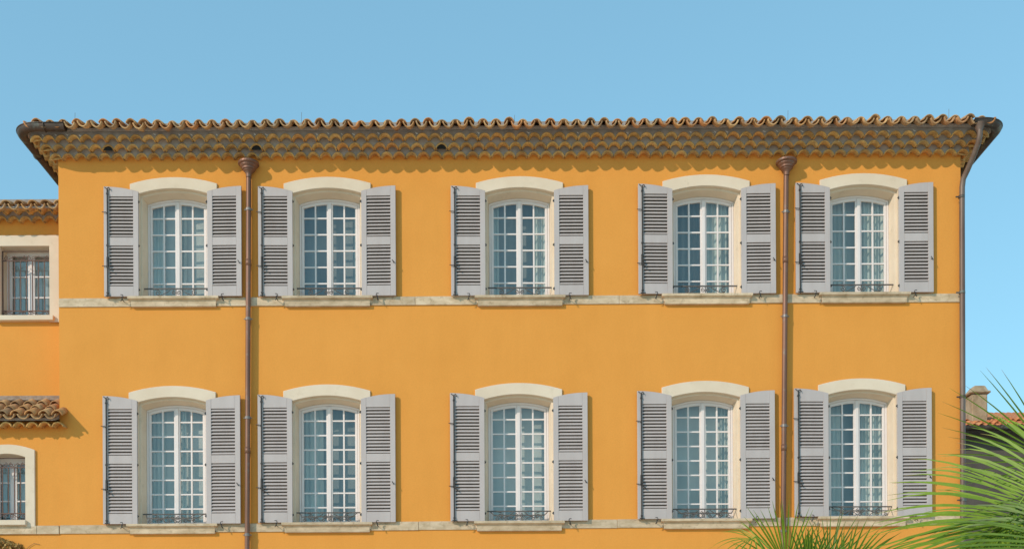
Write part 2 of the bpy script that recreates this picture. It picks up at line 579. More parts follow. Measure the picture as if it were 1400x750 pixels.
def frame_meshes(H, nrow, top_bar, pitch):
    """returns fixed frame + sash stiles, glazing bars, list of pane outlines, meeting stile"""
    yg = 0.262                      # glass plane
    crown, a, rise = H - 0.068, 0.492, 0.085
    fr = MB()
    n = 16

    def ztop(x, off):
        return arc_z(x, a, crown, rise) - off

    def arched_ring(x0, x1, y0, y1, wid_side_l, wid_side_r, zb0, zb1, off0, off1):
        """a leaf or frame: left stile, right stile, bottom rail, arched top rail, between x0 and x1"""
        fr.box(x0, x0 + wid_side_l, y0, y1, zb0, ztop(x0 + wid_side_l / 2, off1))
        fr.box(x1 - wid_side_r, x1, y0, y1, zb0, ztop(x1 - wid_side_r / 2, off1))
        fr.box(x0 + wid_side_l, x1 - wid_side_r, y0, y1, zb0, zb1)
        vs_, fs = [], []
        for k in range(n + 1):
            x = x0 + (x1 - x0) * k / n
            vs_ += [(x, y0, ztop(x, off1)), (x, y0, ztop(x, off0)), (x, y1, ztop(x, off0)), (x, y1, ztop(x, off1))]
        for k in range(n):
            i, j = 4 * k, 4 * k + 4
            fs += [(i, j, j + 1, i + 1), (i + 1, j + 1, j + 2, i + 2), (i + 2, j + 2, j + 3, i + 3), (i + 3, j + 3, j, i)]
        fs += [(0, 1, 2, 3), (4 * n, 4 * n + 3, 4 * n + 2, 4 * n + 1)]
        fr.add(vs_, fs)
    # fixed frame
    arched_ring(-a, a, 0.232, 0.300, 0.030, 0.030, 0.0, 0.02, 0.0, 0.035)
    # leaves
    arched_ring(-0.458, -0.004, 0.241, 0.285, 0.040, 0.046, 0.022, 0.075, 0.037, 0.083)
    arched_ring(0.004, 0.458, 0.241, 0.285, 0.046, 0.040, 0.022, 0.075, 0.037, 0.083)
    # cover strip on the meeting stiles
    fr.box(-0.026, 0.026, 0.224, 0.240, 0.022, ztop(0, 0.045))
    bars = MB()
    cols = [(-0.418, -0.247), (-0.221, -0.050), (0.050, 0.221), (0.247, 0.418)]
    zs = [top_bar - pitch * k for k in range(nrow - 1)]
    for xc in (-0.234, 0.234):
        bars.box(xc - 0.0125, xc + 0.0125, 0.2465, 0.279, 0.074, ztop(xc, 0.080))
    for z in zs:
        for x0, x1 in ((-0.42, -0.2465), (-0.2215, -0.048), (0.048, 0.2215), (0.2465, 0.42)):
            bars.box(x0, x1, 0.250, 0.276, z - 0.0115, z + 0.0115)
    panes = []
    for x0, x1 in cols:
        edges = [None] + zs + [0.072]
        for r in range(nrow):
            b = edges[r + 1] - 0.002
            if r == 0:
                tl, tr = ztop(x0, 0.080), ztop(x1, 0.080)
            else:
                tl = tr = edges[r] + 0.002
            panes.append((x0 - 0.006, x1 + 0.006, b, tl, tr))
    return fr, bars, panes, yg


def scroll(cx, cz, r, turns=1.35, start=0.0, s=1, y=0.0, n=18):
    pts = []
    for k in range(n + 1):
        t = k / n
        a = start + s * t * turns * 2 * math.pi
        rr = r * (1 - 0.78 * t)
        pts.append((cx + rr * math.cos(a), y, cz + rr * math.sin(a)))
    return pts


def railing_mesh(lower):
    mb = MB()
    y = 0.10
    z = 0.185
    mb.box(-0.515, 0.515, y - 0.010, y + 0.010, z - 0.008, z + 0.010)
    zc = z - 0.062
    for s in (-1, 1):
        mb.tube(scroll(s * 0.30, zc, 0.045, 1.4, math.pi * 0.5, s, y), 0.0062, 6)
        mb.tube([(s * 0.30, y, zc - 0.045), (s * 0.24, y, zc - 0.040), (s * 0.15, y, zc + 0.005), (s * 0.09, y, zc + 0.045)], 0.0062, 6)
        mb.tube(scroll(s * 0.034, zc, 0.034, 1.3, math.pi * 0.5, -s, y), 0.0062, 6)
        mb.tube([(s * 0.30, y, zc + 0.045), (s * 0.34, y, zc + 0.055)], 0.0062, 6)
    mb.tube([(0, y, zc - 0.04), (0, y, zc + 0.06)], 0.0062, 6)
    if lower:
        yy = -0.075
        zl = 0.035
        mb.box(-0.40, 0.40, yy - 0.008, yy + 0.008, zl + 0.045, zl + 0.060)
        for s in (-1, 1):
            mb.tube([(s * 0.40, yy, zl + 0.052), (s * 0.47, y, z)], 0.0070, 6)
            for c in (0.06, 0.22, 0.36):
                mb.tube(scroll(s * c, zl + 0.005, 0.032, 1.3, math.pi * 0.5, s, yy), 0.0060, 6)
            mb.tube([(s * 0.09, yy, zl - 0.022), (s * 0.15, yy, zl + 0.03), (s * 0.20, yy, zl + 0.037)], 0.0060, 6)
    return mb


def curtain_mesh(x0, x1, z0, z1, y, amp, waves, ph=0.0):
    mb = MB()
    n = int(waves * 8)
    vs_ = []
    for k in range(n + 1):
        t = k / n
        x = x0 + (x1 - x0) * t
        yy = y + amp * math.sin(2 * math.pi * waves * t + ph) + amp * 0.4 * math.sin(2 * math.pi * waves * 0.37 * t + ph * 2)
        vs_ += [(x, yy, z0), (x + 0.004 * math.sin(k * 1.7), yy, z1)]
    mb.add(vs_, [(2 * k, 2 * k + 2, 2 * k + 3, 2 * k + 1) for k in range(n)])
    return mb


sur_me = {H: surround_mesh(H).mesh('surround', 'cream') for H in (HU, HL)}
sill_me = sill_mesh().mesh('sill', 'course')
rail_me = {lo: railing_mesh(lo).mesh('railing', 'rail_iron') for lo in (False, True)}
FR = {}
for H, nrow, top_bar, pitch in ((HU, 6, 1.385, 0.2655), (HL, 8, 1.708, 0.2350)):
    fr, bars, panes, yg = frame_meshes(H, nrow, top_bar, pitch)
    pm = []
    cache = {}
    for (x0, x1, b, tl, tr) in panes:
        wdt = x1 - x0
        key = (round(wdt, 4), round(tl - b, 3), round(tr - b, 3))
        if key not in cache:
            mb = MB()
            h = wdt / 2
            mb.add([(-h, 0, 0), (h, 0, 0), (h, 0, tr - b), (-h, 0, tl - b)], [(0, 1, 2, 3)])
            cache[key] = mb.mesh('pane', 'glass')
        pm.append((cache[key], ((x0 + x1) / 2, yg, b)))
    FR[H] = (fr.mesh('frame', 'white'), bars.mesh('glazing_bar', 'white'), pm)

# how the cloth behind each window hangs: list of (x0, x1, material, y, amplitude, waves)
CL_UP = [
    [(-0.50, -0.24, 'curtain', 0.36, 0.016, 4), (-0.02, 0.10, 'curtain', 0.35, 0.016, 2), (-0.52, 0.52, 'sheer', 0.415, 0.004, 2)],
    [(0.38, 0.50, 'curtain', 0.37, 0.015, 2), (-0.52, 0.52, 'dim', 0.40, 0.003, 2)],
    [(-0.50, -0.33, 'curtain', 0.36, 0.015, 3), (0.24, 0.50, 'curtain', 0.36, 0.016, 4), (-0.52, 0.52, 'dim', 0.43, 0.005, 2)],
    [(0.03, 0.50, 'curtain', 0.37, 0.020, 6), (-0.52, 0.05, 'dim', 0.45, 0.015, 6), (-0.52, 0.52, 'dim', 0.48, 0.004, 3)],
    [(0.03, 0.50, 'curtain', 0.37, 0.022, 6), (-0.52, -0.12, 'curtain', 0.45, 0.012, 5), (-0.52, 0.52, 'sheer', 0.48, 0.004, 3)],
]
CL_LO = [
    [(-0.52, -0.24, 'curtain', 0.44, 0.010, 4), (0.02, 0.12, 'curtain', 0.36, 0.014, 2), (-0.52, 0.52, 'sheer', 0.46, 0.003, 2)],
    [(-0.52, -0.12, 'curtain', 0.42, 0.010, 5), (-0.52, 0.52, 'dim', 0.44, 0.003, 2)],
    [(-0.52, 0.52, 'sheer', 0.42, 0.003, 2)],
    [(0.30, 0.50, 'curtain', 0.38, 0.020, 4), (-0.52, 0.52, 'sheer', 0.42, 0.004, 3)],
    [(0.03, 0.50, 'curtain', 0.37, 0.022, 6), (-0.52, -0.20, 'curtain', 0.44, 0.010, 4), (-0.52, 0.52, 'dim', 0.47, 0.004, 3)],
]


def put_window(cx, zb, H, lower, cloth):
    wd = empty('window', (cx, 0, zb), bld)
    link('surround', sur_me[H], wd)
    link('sill', sill_me, wd)
    f_me, b_me, pm = FR[H]
    link('frame', f_me, wd, bevel=0.003)
    link('glazing_bar', b_me, wd)
    for me, loc in pm:
        o = link('pane', me, wd, loc)
        o.rotation_euler = (random.uniform(-0.012, 0.012), 0, random.uniform(-0.012, 0.012))
    link('railing', rail_me[lower], wd)
    for i, (x0, x1, mt, y, amp, wv) in enumerate(cloth):
        nm = 'curtain' if mt == 'curtain' else 'blind'
        curtain_mesh(x0, x1, -0.05, H + 0.05, y, amp, wv, random.uniform(0, 6)).build(nm, mt, wd, True)
    # dark sheet closing the opening, its colour stands in for the unlit room
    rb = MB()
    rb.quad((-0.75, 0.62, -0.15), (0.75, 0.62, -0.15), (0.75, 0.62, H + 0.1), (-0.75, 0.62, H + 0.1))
    rb.build('room_dark_sheet', 'dark_room', wd)
    return wd


for (cx, zb), cl in zip(UP, CL_UP):
    put_window(cx, zb, HU, False, cl)
for (cx, zb), cl in zip(LO, CL_LO):
    put_window(cx, zb, HL, True, cl)

# ---- shutters
SW, ST = 0.55, 0.040
SECT = {HU: ((0.165, 0.815), (0.945, 1.600), 12, 12), HL: ((0.166, 0.966), (1.097, 1.840), 15, 14)}


def shutter_frame(H, s):
    """hinge edge at x=0, leaf running to x = s*SW; top edge rises towards the free edge"""
    mb = MB()
    sw = 0.083

    def zt(x):
        return H - 0.078 * ((SW - x) / SW) ** 2.1
    (a0, a1), (b0, b1), _, _ = SECT[H]

    def poly(xa, xb, y0, y1, z0, curve, z1=None, n=6):
        if curve:
            vs_, fs = [], []
            for k in range(n + 1):
                x = xa + (xb - xa) * k / n
                vs_ += [(s * x, y0, z0), (s * x, y0, zt(x)), (s * x, y1, zt(x)), (s * x, y1, z0)]
            for k in range(n):
                i, j = 4 * k, 4 * k + 4
                fs += [(i, j, j + 1, i + 1), (i + 1, j + 1, j + 2, i + 2), (i + 2, j + 2, j + 3, i + 3), (i + 3, j + 3, j, i)]
            fs += [(0, 1, 2, 3), (4 * n, 4 * n + 3, 4 * n + 2, 4 * n + 1)]
            if s < 0:
                fs = [tuple(reversed(f)) for f in fs]
            mb.add(vs_, fs)
        else:
            x0, x1 = sorted((s * xa, s * xb))
            mb.box(x0, x1, y0, y1, z0, z1)
    poly(0, sw, -ST, 0, 0, True)
    poly(SW - sw, SW, -ST, 0, 0, True)
    e = 0.0018
    poly(sw + 0.0008, SW - sw - 0.0008, -ST + e, -0.002, b1, True)
    poly(sw + 0.0008, SW - sw - 0.0008, -ST + e, -0.002, a1, False, b0)
    poly(sw + 0.0008, SW - sw - 0.0008, -ST + e, -0.002, 0.001, False, a0)
    return mb


def gap_shade_board(H, s):  # added dark sheet that paints the shade behind the slats
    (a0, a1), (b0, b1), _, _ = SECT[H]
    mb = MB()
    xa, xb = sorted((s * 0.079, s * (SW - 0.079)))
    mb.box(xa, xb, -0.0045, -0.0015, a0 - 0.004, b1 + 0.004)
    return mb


slat_mb = MB()
_sl = SW - 2 * 0.083 - 0.001
_c, _s2 = math.cos(R(50)), math.sin(R(50))
_hw, _ht = 0.0208, 0.0055
_pts = [(-_hw, -_ht), (_hw, -_ht), (_hw, _ht), (-_hw, _ht)]
_pr = []
for u, v in _pts:                     # u along the slat's width: low at the front (-y), high at the back
    _pr.append((u * _c - v * _s2, u * _s2 + v * _c))
slat_mb.add([(x, y, z) for x in (-_sl / 2, _sl / 2) for y, z in _pr],
            [(0, 1, 2, 3), (7, 6, 5, 4), (0, 4, 5, 1), (1, 5, 6, 2), (2, 6, 7, 3), (3, 7, 4, 0)])
slat_me = slat_mb.mesh('slat', 'shutter')


def slat_heights(H):
    (a0, a1), (b0, b1), na, nb = SECT[H]
    out = []
    for z0, z1, n in ((a0, a1, na), (b0, b1, nb)):
        p = (z1 - z0) / n
        out += [z0 + p * (k + 0.5) for k in range(n)]
    return out


def joined_slats(H):
    mb = MB()
    for z in slat_heights(H):
        mb.add([(x, y, zz + z) for x, y, zz in slat_mb.v], slat_mb.f)
    return mb


def bolt_mesh(H):
    """tall iron bolt with top hook, pivoting handle and two strike pins, on the free edge of a left-hand leaf"""
    mb = MB()
    x, y = -(SW - 0.062), -ST - 0.016
    mb.tube([(x, y, -0.012), (x, y, H * 0.26), (x + 0.002, y, H * 0.6), (x, y, H - 0.045)], 0.0105, 6)
    mb.tube([(x, y, H - 0.06), (x + 0.005, y - 0.004, H - 0.035), (x + 0.03, y - 0.006, H - 0.028), (x + 0.045, y - 0.004, H - 0.06)], 0.0075, 6)
    mb.tube([(x - 0.045, y + 0.01, H - 0.012), (x - 0.01, y, H - 0.045)], 0.006, 6)
    zh = 0.26 * H + 0.12
    mb.tube([(x, y, zh), (x + 0.012, y - 0.022, zh - 0.07), (x + 0.008, y - 0.025, zh - 0.13), (x + 0.06, y - 0.03, zh - 0.165)], 0.0115, 6, r1=0.008)
    mb.box(x - 0.018, x + 0.018, -ST - 0.012, -ST + 0.0005, zh - 0.11, zh + 0.05)
    for z in (0.05, 0.46 * H, H - 0.12):
        mb.box(x - 0.016, x + 0.016, -ST - 0.026, -ST + 0.0005, z - 0.011, z + 0.011)
    for z in (0.265 * H, 0.755 * H):
        mb.tube([(x + 0.012, y, z - 0.025), (x - 0.02, y - 0.012, z + 0.008), (x - 0.085, y + 0.004, z + 0.018)], 0.0065, 6)
    mb.tube([(x - 0.03, y + 0.01, 0.012), (x + 0.05, y, 0.002)], 0.008, 6)
    return mb


def latch_mesh():
    mb = MB()
    mb.tube([(0, 0, 0), (0, -0.03, 0.004)], 0.007, 6)
    mb.tube([(-0.018, -0.03, 0.03), (0, -0.032, 0.004), (0.012, -0.032, -0.022)], 0.007, 6)
    return mb


hinge_mb = MB()
hinge_mb.tube([(0, 0, -0.03), (0, 0, 0.03)], 0.010, 6)
hinge_mb.box(-0.028, 0.028, 0.006, 0.011, -0.016, 0.016)
hinge_me = hinge_mb.mesh('hinge', 'iron')
sf_me = {(H, s): shutter_frame(H, s).mesh('shutter_frame', 'shutter') for H in (HU, HL) for s in (-1, 1)}
bb_me = {(H, s): gap_shade_board(H, s).mesh('gap_shade_board', 'gap_shade') for H in (HU, HL) for s in (-1, 1)}
js_me = joined_slats(HU).mesh('slat_set', 'shutter')
bolt_me = {H: bolt_mesh(H).mesh('bolt', 'iron') for H in (HU, HL)}
latch_me = latch_mesh().mesh('latch', 'iron')


def stay_mesh(s):
    mb = MB()
    mb.tube([(0, 0.01, -0.05), (0, -0.09, -0.052), (0, -0.112, -0.035), (0.004 * s, -0.114, 0.012)], 0.008, 6)
    mb.tube([(0.03 * s, -0.112, 0.055), (-0.012 * s, -0.116, 0.05), (-0.02 * s, -0.116, 0.01), (0.004, -0.116, -0.02), (0.012 * s, -0.112, -0.065), (0.028 * s, -0.108, -0.09)], 0.0085, 6)
    return mb


stay_me = {s: stay_mesh(s).mesh('shutter_stay', 'iron') for s in (-1, 1)}


def put_shutters(cx, zb, H, individual):
    for s in (-1, 1):
        sh = empty('shutter', (cx + s * 0.552, -0.034, zb), bld)
        sh.rotation_euler = (0, 0, (R(random.uniform(0.0, 1.2)) if s > 0 else -R(random.uniform(0.2, 1.6))) * -1)
        link('shutter_frame', sf_me[(H, s)], sh, bevel=0.0025)
        link('gap_shade_board', bb_me[(H, s)], sh)
        xm = s * SW / 2
        if individual:
            for z in slat_heights(H):
                link('slat', slat_me, sh, (xm, -0.0255, z), (R(random.uniform(-2.5, 2.5)), 0, 0))
        else:
            so = link('slat_set', js_me, sh, (xm, -0.0255, 0))
            so['kind'] = 'stuff'
        if s < 0:
            link('bolt', bolt_me[H], sh)
        else:
            link('latch', latch_me, sh, (s * (SW - 0.035), -ST, 0.30 * H))
        for z in (0.06 * H, 0.46 * H, 0.86 * H):
            link('hinge', hinge_me, sh, (-s * 0.006, -ST - 0.002, z), None, 0.0, (0.6, 0.6, 0.75))
        link('shutter_stay', stay_me[s], bld, (cx + s * random.uniform(0.79, 0.84), 0, zb - 0.015 + random.uniform(-0.01, 0.006)), None, 0.0, (0.8, 1, 0.72))


for cx, zb in UP:
    put_shutters(cx, zb, HU, False)
for cx, zb in LO:
    put_shutters(cx, zb, HL, True)

# ---- string courses: separate dressed stones between the sills
PIPES = [(-4.10, -4.155), (4.50, 4.425)]


def course(table, x0, x1, zl, zr, name):
    root = empty(name, (0, 0, 0), bld)

    def zt(x):
        return zl + (zr - zl) * (x - XL) / (XR - XL)
    spans = []
    a = x0
    for cx, zb in table:
        spans.append((a, cx - 0.682))
        a = cx + 0.682
    spans.append((a, x1))
    for a, b in spans:
        n = max(1, int(round((b - a) / 0.85)))
        cuts = [a] + [a + (b - a) * (k + random.uniform(-0.18, 0.18)) / n for k in range(1, n)] + [b]
        for u, v in zip(cuts[:-1], cuts[1:]):
            mb = MB()
            d = 0.020 + random.uniform(-0.003, 0.003)
            h0 = zt((u + v) / 2)
            L2 = (v - u) / 2 - 0.0022
            mb.box(-L2, L2, -d, 0.03, -0.142, -0.004 + random.uniform(-0.003, 0.002))
            mb.build('course_stone', 'course', root, loc=((u + v) / 2, 0, h0), bevel=0.004)


course(UP, XL, XR - 0.002, 8.424, 8.434, 'string_course')
course(LO, XL, XR - 0.002, 4.783, 4.868, 'string_course')

# ---- cornice: three rows of projecting barrel tiles bedded in mortar
PITCH = 0.196
ROWS = [(0.115, 10.620), (0.225, 10.707), (0.335, 10.800)]       # projection of the lip, height of the tile feet at the lip
TILT = 0.13
ARCH = 0.080
LEAN = math.atan(TILT)
cornice = empty('cornice', (0, 0, 0), bld)
eave_me = [barrel(PITCH * random.uniform(0.985, 1.0), PITCH * 0.92, ARCH * random.uniform(0.95, 1.03), 0.26, random.uniform(0.018, 0.023)).mesh('eave_tile', 'clay', True) for _ in range(5)]
HOLES = {1: {-6.36, -4.02, -1.02}}
mort = MB()
lime = MB()
hole_shade_mb = MB()


def tile_row(p, zf, row, axis_from, axis_to, place, root, cap, holes=(), back=0.4, mat_mb=None):
    """tiles side by side from axis_from to axis_to; place(u, v, z) maps along-wall, outward, up to the world"""
    n = int(round((axis_to - axis_from) / PITCH))
    pit = (axis_to - axis_from) / n
    for i in range(n):
        u = axis_from + pit * (i + 0.5)
        if i < cap:
            o = link('eave_tile', random.choice(eave_me), root)
            c = place(u, p + random.uniform(-0.006, 0.006), zf + random.uniform(-0.003, 0.003))
            rz = place.rz + random.uniform(-0.03, 0.03)
            o.rotation_euler = (LEAN + random.uniform(-0.03, 0.03), random.uniform(-0.02, 0.02), rz)
            o.location = c
            o.scale = (pit / PITCH, 1, 1)
        # mortar: the spandrel above the arches and the plug inside each arch
        hole = any(abs(u - h) < pit * 0.5 for h in holes)
        m = 8
        top = 0.22 if row != 2 else 0.20
        dz = 0.015 * TILT
        for k in range(m):
            ua, ub = u - pit / 2 + pit * k / m, u - pit / 2 + pit * (k + 1) / m
            za = zf + dz - 0.006 + ARCH * arc_h(2 * (ua - u) / pit)
            zb_ = zf + dz - 0.006 + ARCH * arc_h(2 * (ub - u) / pit)
            mort.quad(place(ua, p - 0.016, za), place(ub, p - 0.016, zb_), place(ub, p - 0.016, zf + top), place(ua, p - 0.016, zf + top))
        if hole:                                                 # a lost plug: flat black quad stands in for the hole's shade
            c = p - 0.032
            hole_shade_mb.quad(place(u - pit * 0.42, c + 0.004, zf - 0.012), place(u + pit * 0.42, c + 0.004, zf - 0.012), place(u + pit * 0.30, c + 0.004, zf + 0.085), place(u - pit * 0.30, c + 0.004, zf + 0.085))
        if row == 2 and random.random() < 0.42:
            du = random.uniform(0.018, 0.028)
            c0 = u + pit * 0.5 + random.uniform(-0.01, 0.01)
            z0 = zf + 0.045 + random.uniform(0, 0.02)
            lime.add([place(c0 - du, p - 0.018, z0 + 0.05), place(c0 + du, p - 0.018, z0 + 0.028), place(c0 + du * 0.5, p - 0.006, z0), place(c0 - du * 0.7, p - 0.006, z0 + 0.02)], [(0, 1, 2, 3)])


def front(u, v, z):
    return (u, -v, z)


front.rz = 0.0


def left(u, v, z):
    return (XL - v, u, z)


left.rz = -math.pi / 2


def right(u, v, z):
    return (XR + v, u, z)


right.rz = math.pi / 2
for k, (p, z) in enumerate(ROWS):
    tile_row(p, z, k, XL - p + 0.02, XR + p - 0.02, front, cornice, 999, HOLES.get(k, ()))
    tile_row(p, z, k, -p + 0.05, 3.0, left, cornice, 8)
    tile_row(p, z, k, -p + 0.05, 3.0, right, cornice, 8)
# solid mortar core closing the corners and the holes' backs
for k, (p, z) in enumerate(ROWS):
    c = p - 0.12
    mort.box(XL - c, XR + c, -c, 0.3, z + 0.10, z + 0.16)
    mort.box(XL - c, XL + 0.1, -c + 0.004, DEPTH + c, z + 0.101, z + 0.161)
    mort.box(XR - 0.1, XR + c, -c + 0.004, DEPTH + c, z + 0.101, z + 0.161)
mo = mort.build('mortar', 'mortar', cornice)
hole_shade_mb.build('hole_shade', 'black', cornice)
lo_ = lime.build('lime_flakes', 'lime', cornice)
lo_['kind'] = 'stuff'

# the unseen rest of the side cornices, as one corrugated run
rest = MB()
for fn in (left, right):
    for k, (p, z) in enumerate(ROWS):
        n = int((DEPTH - 1.3) / PITCH)
        for i in range(n):
            u = 1.3 + PITCH * (i + 0.5)
            m = 6
            for j in range(m):
                a0, a1 = math.pi * j / m, math.pi * (j + 1) / m
                ua, ub = u - PITCH / 2 * math.cos(a0), u - PITCH / 2 * math.cos(a1)
                za, zb_ = z + ARCH * math.sin(a0), z + ARCH * math.sin(a1)
                rest.quad(fn(ua, p, za), fn(ub, p, zb_), fn(ub, -0.05, zb_ + 0.06), fn(ua, -0.05, za + 0.06))
ro = rest.build('side_eave_tiles', 'clay', cornice)
ro['kind'] = 'stuff'

# ---- roof
LIP = 0.555
ZL = 10.962                           # where pan and cover tiles meet, at the lip
SLOPE = 0.30
RX0, RX1, RY0, RY1 = XL - LIP, XR + LIP, -LIP, DEPTH + LIP
RP = 0.2125
roof = empty('roof', (0, 0, 0), bld)
RLEAN = math.atan(SLOPE)
pan_me = [barrel(RP * 0.86, RP * 0.72, 0.088 * random.uniform(0.93, 1.05), 0.46, random.uniform(0.019, 0.024), flip=True).mesh('pan_tile', 'clay_roof', True) for _ in range(4)]
cov_me = [barrel(RP * random.uniform(0.76, 0.84), RP * 0.66, 0.068 * random.uniform(0.9, 1.08), 0.46, random.uniform(0.015, 0.020)).mesh('cover_tile', 'clay_roof', True) for _ in range(5)]


def rfront(u, v, z):
    return (RX0 + u, RY0 + v, z)


rfront.rz = 0.0


def rleft(u, v, z):
    return (RX0 + 0.22 + v, RY0 + u, z)


rleft.rz = -math.pi / 2


def rright(u, v, z):
    return (RX1 - 0.22 - v, RY0 + u, z)


rright.rz = math.pi / 2


def rback(u, v, z):
    return (RX0 + u, RY1 - v, z)


def roof_edge(length, place, cap, skip=0):
    n = int(round(length / RP))
    pit = length / n
    for i in range(skip, min(n, cap)):
        u = pit * (i + 0.5)
        if place is rfront and not 0.30 < u < length - 0.30:
            continue
        sag = 0.0
        if place is rfront:                                       # the old eave dips a little in the middle and ripples
            q_ = 2 * u / length - 1
            sag = -0.024 * (1 - q_ * q_) + 0.006 * math.sin(u * 1.9) + 0.004 * math.sin(u * 4.3 + 1)
        o = link('pan_tile', random.choice(pan_me), roof)
        o.location = place(u + random.uniform(-0.010, 0.010), random.uniform(-0.022, 0.016), sag + ZL + 0.006 + random.uniform(-0.005, 0.005))
        o.rotation_euler = (RLEAN + random.uniform(-0.03, 0.03), random.uniform(-0.06, 0.06), place.rz + random.uniform(-0.03, 0.03))
        if i + 1 < n and (place is not rfront or u + pit / 2 < length - 0.30):
            o = link('cover_tile', random.choice(cov_me), roof)
            o.location = place(u + pit / 2 + random.uniform(-0.006, 0.006), 0.03 + random.uniform(-0.04, 0.03), sag + ZL - 0.008 + random.uniform(-0.006, 0.006))
            o.rotation_euler = (RLEAN + random.uniform(-0.04, 0.04), random.uniform(-0.07, 0.07), place.rz + random.uniform(-0.035, 0.035))


roof_edge(RX1 - RX0, rfront, 999)
roof_edge(RY1 - RY0, rleft, 10, 3)
roof_edge(RY1 - RY0, rright, 10, 3)


def roof_plane(length, place, v0, half, front_all):
    """corrugated tiled slope from distance v0 behind the lip up to the hips or the ridge"""
    mb = MB()
    n = int(round(length / RP)) * 6
    prev = None
    for k in range(n + 1):
        u = length * k / n
        vm = max(v0, min(u, length - u, half))
        wv = 0.055 * math.cos(2 * math.pi * (u / (length / (n / 6)) - 0.0)) * 1.0
        cur = (place(u, v0, ZL + v0 * SLOPE - wv), place(u, vm, ZL + vm * SLOPE - wv))
        if prev and (vm > v0 or True):
            mb.quad(prev[0], cur[0], cur[1], prev[1])
        prev = cur
    return mb


half = (RY1 - RY0) / 2
for ln, pl in ((RX1 - RX0, rfront), (RX1 - RX0, rback), (RY1 - RY0, rleft), (RY1 - RY0, rright)):
    o = roof_plane(ln, pl, 0.40 if pl is not rback else 0.0, half, True).build('roof_slope', 'clay_roof', roof)
    o['kind'] = 'stuff'
# hip tiles
hip_me = barrel(0.25, 0.20, 0.11, 0.44, 0.018).mesh('hip_tile', 'clay_roof', True)
for sx, x0 in ((1, RX0), (-1, RX1)):
    for i in range(6):
        d = 0.45 + i * 0.27
        o = link('hip_tile', hip_me, roof, (x0 + sx * d, RY0 + d, ZL - 0.005 + d * SLOPE))
        o.rotation_euler = (math.atan(SLOPE / math.sqrt(2)) + 0.03, random.uniform(-0.05, 0.05), -sx * math.pi / 4)
# mortar bed below the pan tiles
bed = MB()
th = 0.045


def bed_ring(v):
    return [(RX0 + v, RY0 + v), (RX1 - v, RY0 + v), (RX1 - v, RY1 - v), (RX0 + v, RY1 - v)]


va, vb_ = 0.165, 0.75
za, zc = ZL - 0.100 + va * SLOPE, ZL - 0.100 + vb_ * SLOPE
ra, rb_ = bed_ring(va), bed_ring(vb_)
for k in range(4):
    j = (k + 1) % 4
    nseg = 230 if k == 0 else 120
    pa, pb, qa, qb = Vector(ra[k]), Vector(ra[j]), Vector(rb_[k]), Vector(rb_[j])
    dirn = (qa - pa).normalized()
    prev = None
    for i in range(nseg + 1):
        t = i / nseg
        jit = random.uniform(-0.014, 0.014) if 0 < i < nseg else 0.0
        jz = random.uniform(-0.006, 0.006) if 0 < i < nseg else 0.0
        e = pa.lerp(pb, t) + dirn * jit
        q = qa.lerp(qb, t)
        m_ = pa.lerp(pb, t) + (q - pa.lerp(pb, t)) * 0.30
        cur = ((e.x, e.y, za + jz), (q.x, q.y, zc), (e.x, e.y, za + th), (m_.x, m_.y, za + th + 0.045), (m_.x, m_.y, za + th + 0.16))
        if prev:
            bed.quad(prev[0], prev[1], cur[1], cur[0])
            bed.quad(prev[0], cur[0], cur[2], prev[2])
            bed.quad(prev[2], cur[2], cur[3], prev[3])
            bed.quad(prev[3], cur[3], cur[4], prev[4])
        prev = cur
bed.build('mortar_bed', 'mortar', roof)
# thin lightning-rod wires standing on the eave
for x, y, h in ((-7.183 + 0.42, -0.40, 0.16), (-3.2, -0.40, 0.15), (0.15, -0.4, 0.09), (4.45, -0.40, 0.14), (6.98, -0.40, 0.15)):
    mb = MB()
    mb.tube([(x, y, 11.0), (x + 0.004, y, 11.03 + h)], 0.0032, 5)
    mb.build('wire_rod', 'zinc', roof)


# ---- gutters on the two side eaves, each turning the front corner
def half_pipe(path, r, mb, n=10, bead=0.011):
    pts = [Vector(p) for p in path]
    rings = []
    for i, p in enumerate(pts):
        if i == 0:
            t = pts[1] - p
        elif i == len(pts) - 1:
            t = p - pts[i - 1]
        else:
            t = (pts[i + 1] - p).normalized() + (p - pts[i - 1]).normalized()
        t.z = 0
        t.normalize()
        side = Vector((t.y, -t.x, 0))
        rings.append([p + side * (-r * math.cos(math.pi * k / n)) + Vector((0, 0, -r * 1.08 * math.sin(math.pi * k / n))) for k in range(n + 1)])
        inner = [p + side * (-(r - 0.004) * math.cos(math.pi * k / n)) + Vector((0, 0, -(r - 0.004) * 1.08 * math.sin(math.pi * k / n))) for k in range(n + 1)]
        rings[-1] = rings[-1] + inner
    q = n + 1
    vs_ = [a for rg in rings for a in rg]
    fs = []
    for i in range(len(rings) - 1):
        b0, b1 = i * 2 * q, (i + 1) * 2 * q
        for k in range(n):
            fs.append((b0 + k, b0 + k + 1, b1 + k + 1, b1 + k))
            fs.append((b0 + q + k + 1, b0 + q + k, b1 + q + k, b1 + q + k + 1))
    for b in (0, (len(rings) - 1) * 2 * q):
        fs.append(tuple(b + k for k in range(q)))
    mb.add(vs_, fs)
    mb.tube([rg[0] for rg in rings], bead, 6)
    mb.tube([rg[n] for rg in rings], bead, 6)


def corner_path(sx, xend, yback, off, z, rad=0.30):
    xo = (XL - off) if sx < 0 else (XR + off)
    yo = -off
    pts = [(xend, yo, z)]
    cxx, cyy = xo - sx * rad, yo + rad
    for k in range(9):
        a = math.pi / 2 * k / 8
        pts.append((cxx + sx * rad * math.sin(a), cyy - rad * math.cos(a), z))
    pts.append((xo, 1.5, z - 0.004))
    pts.append((xo, yback, z - 0.02))
    return pts


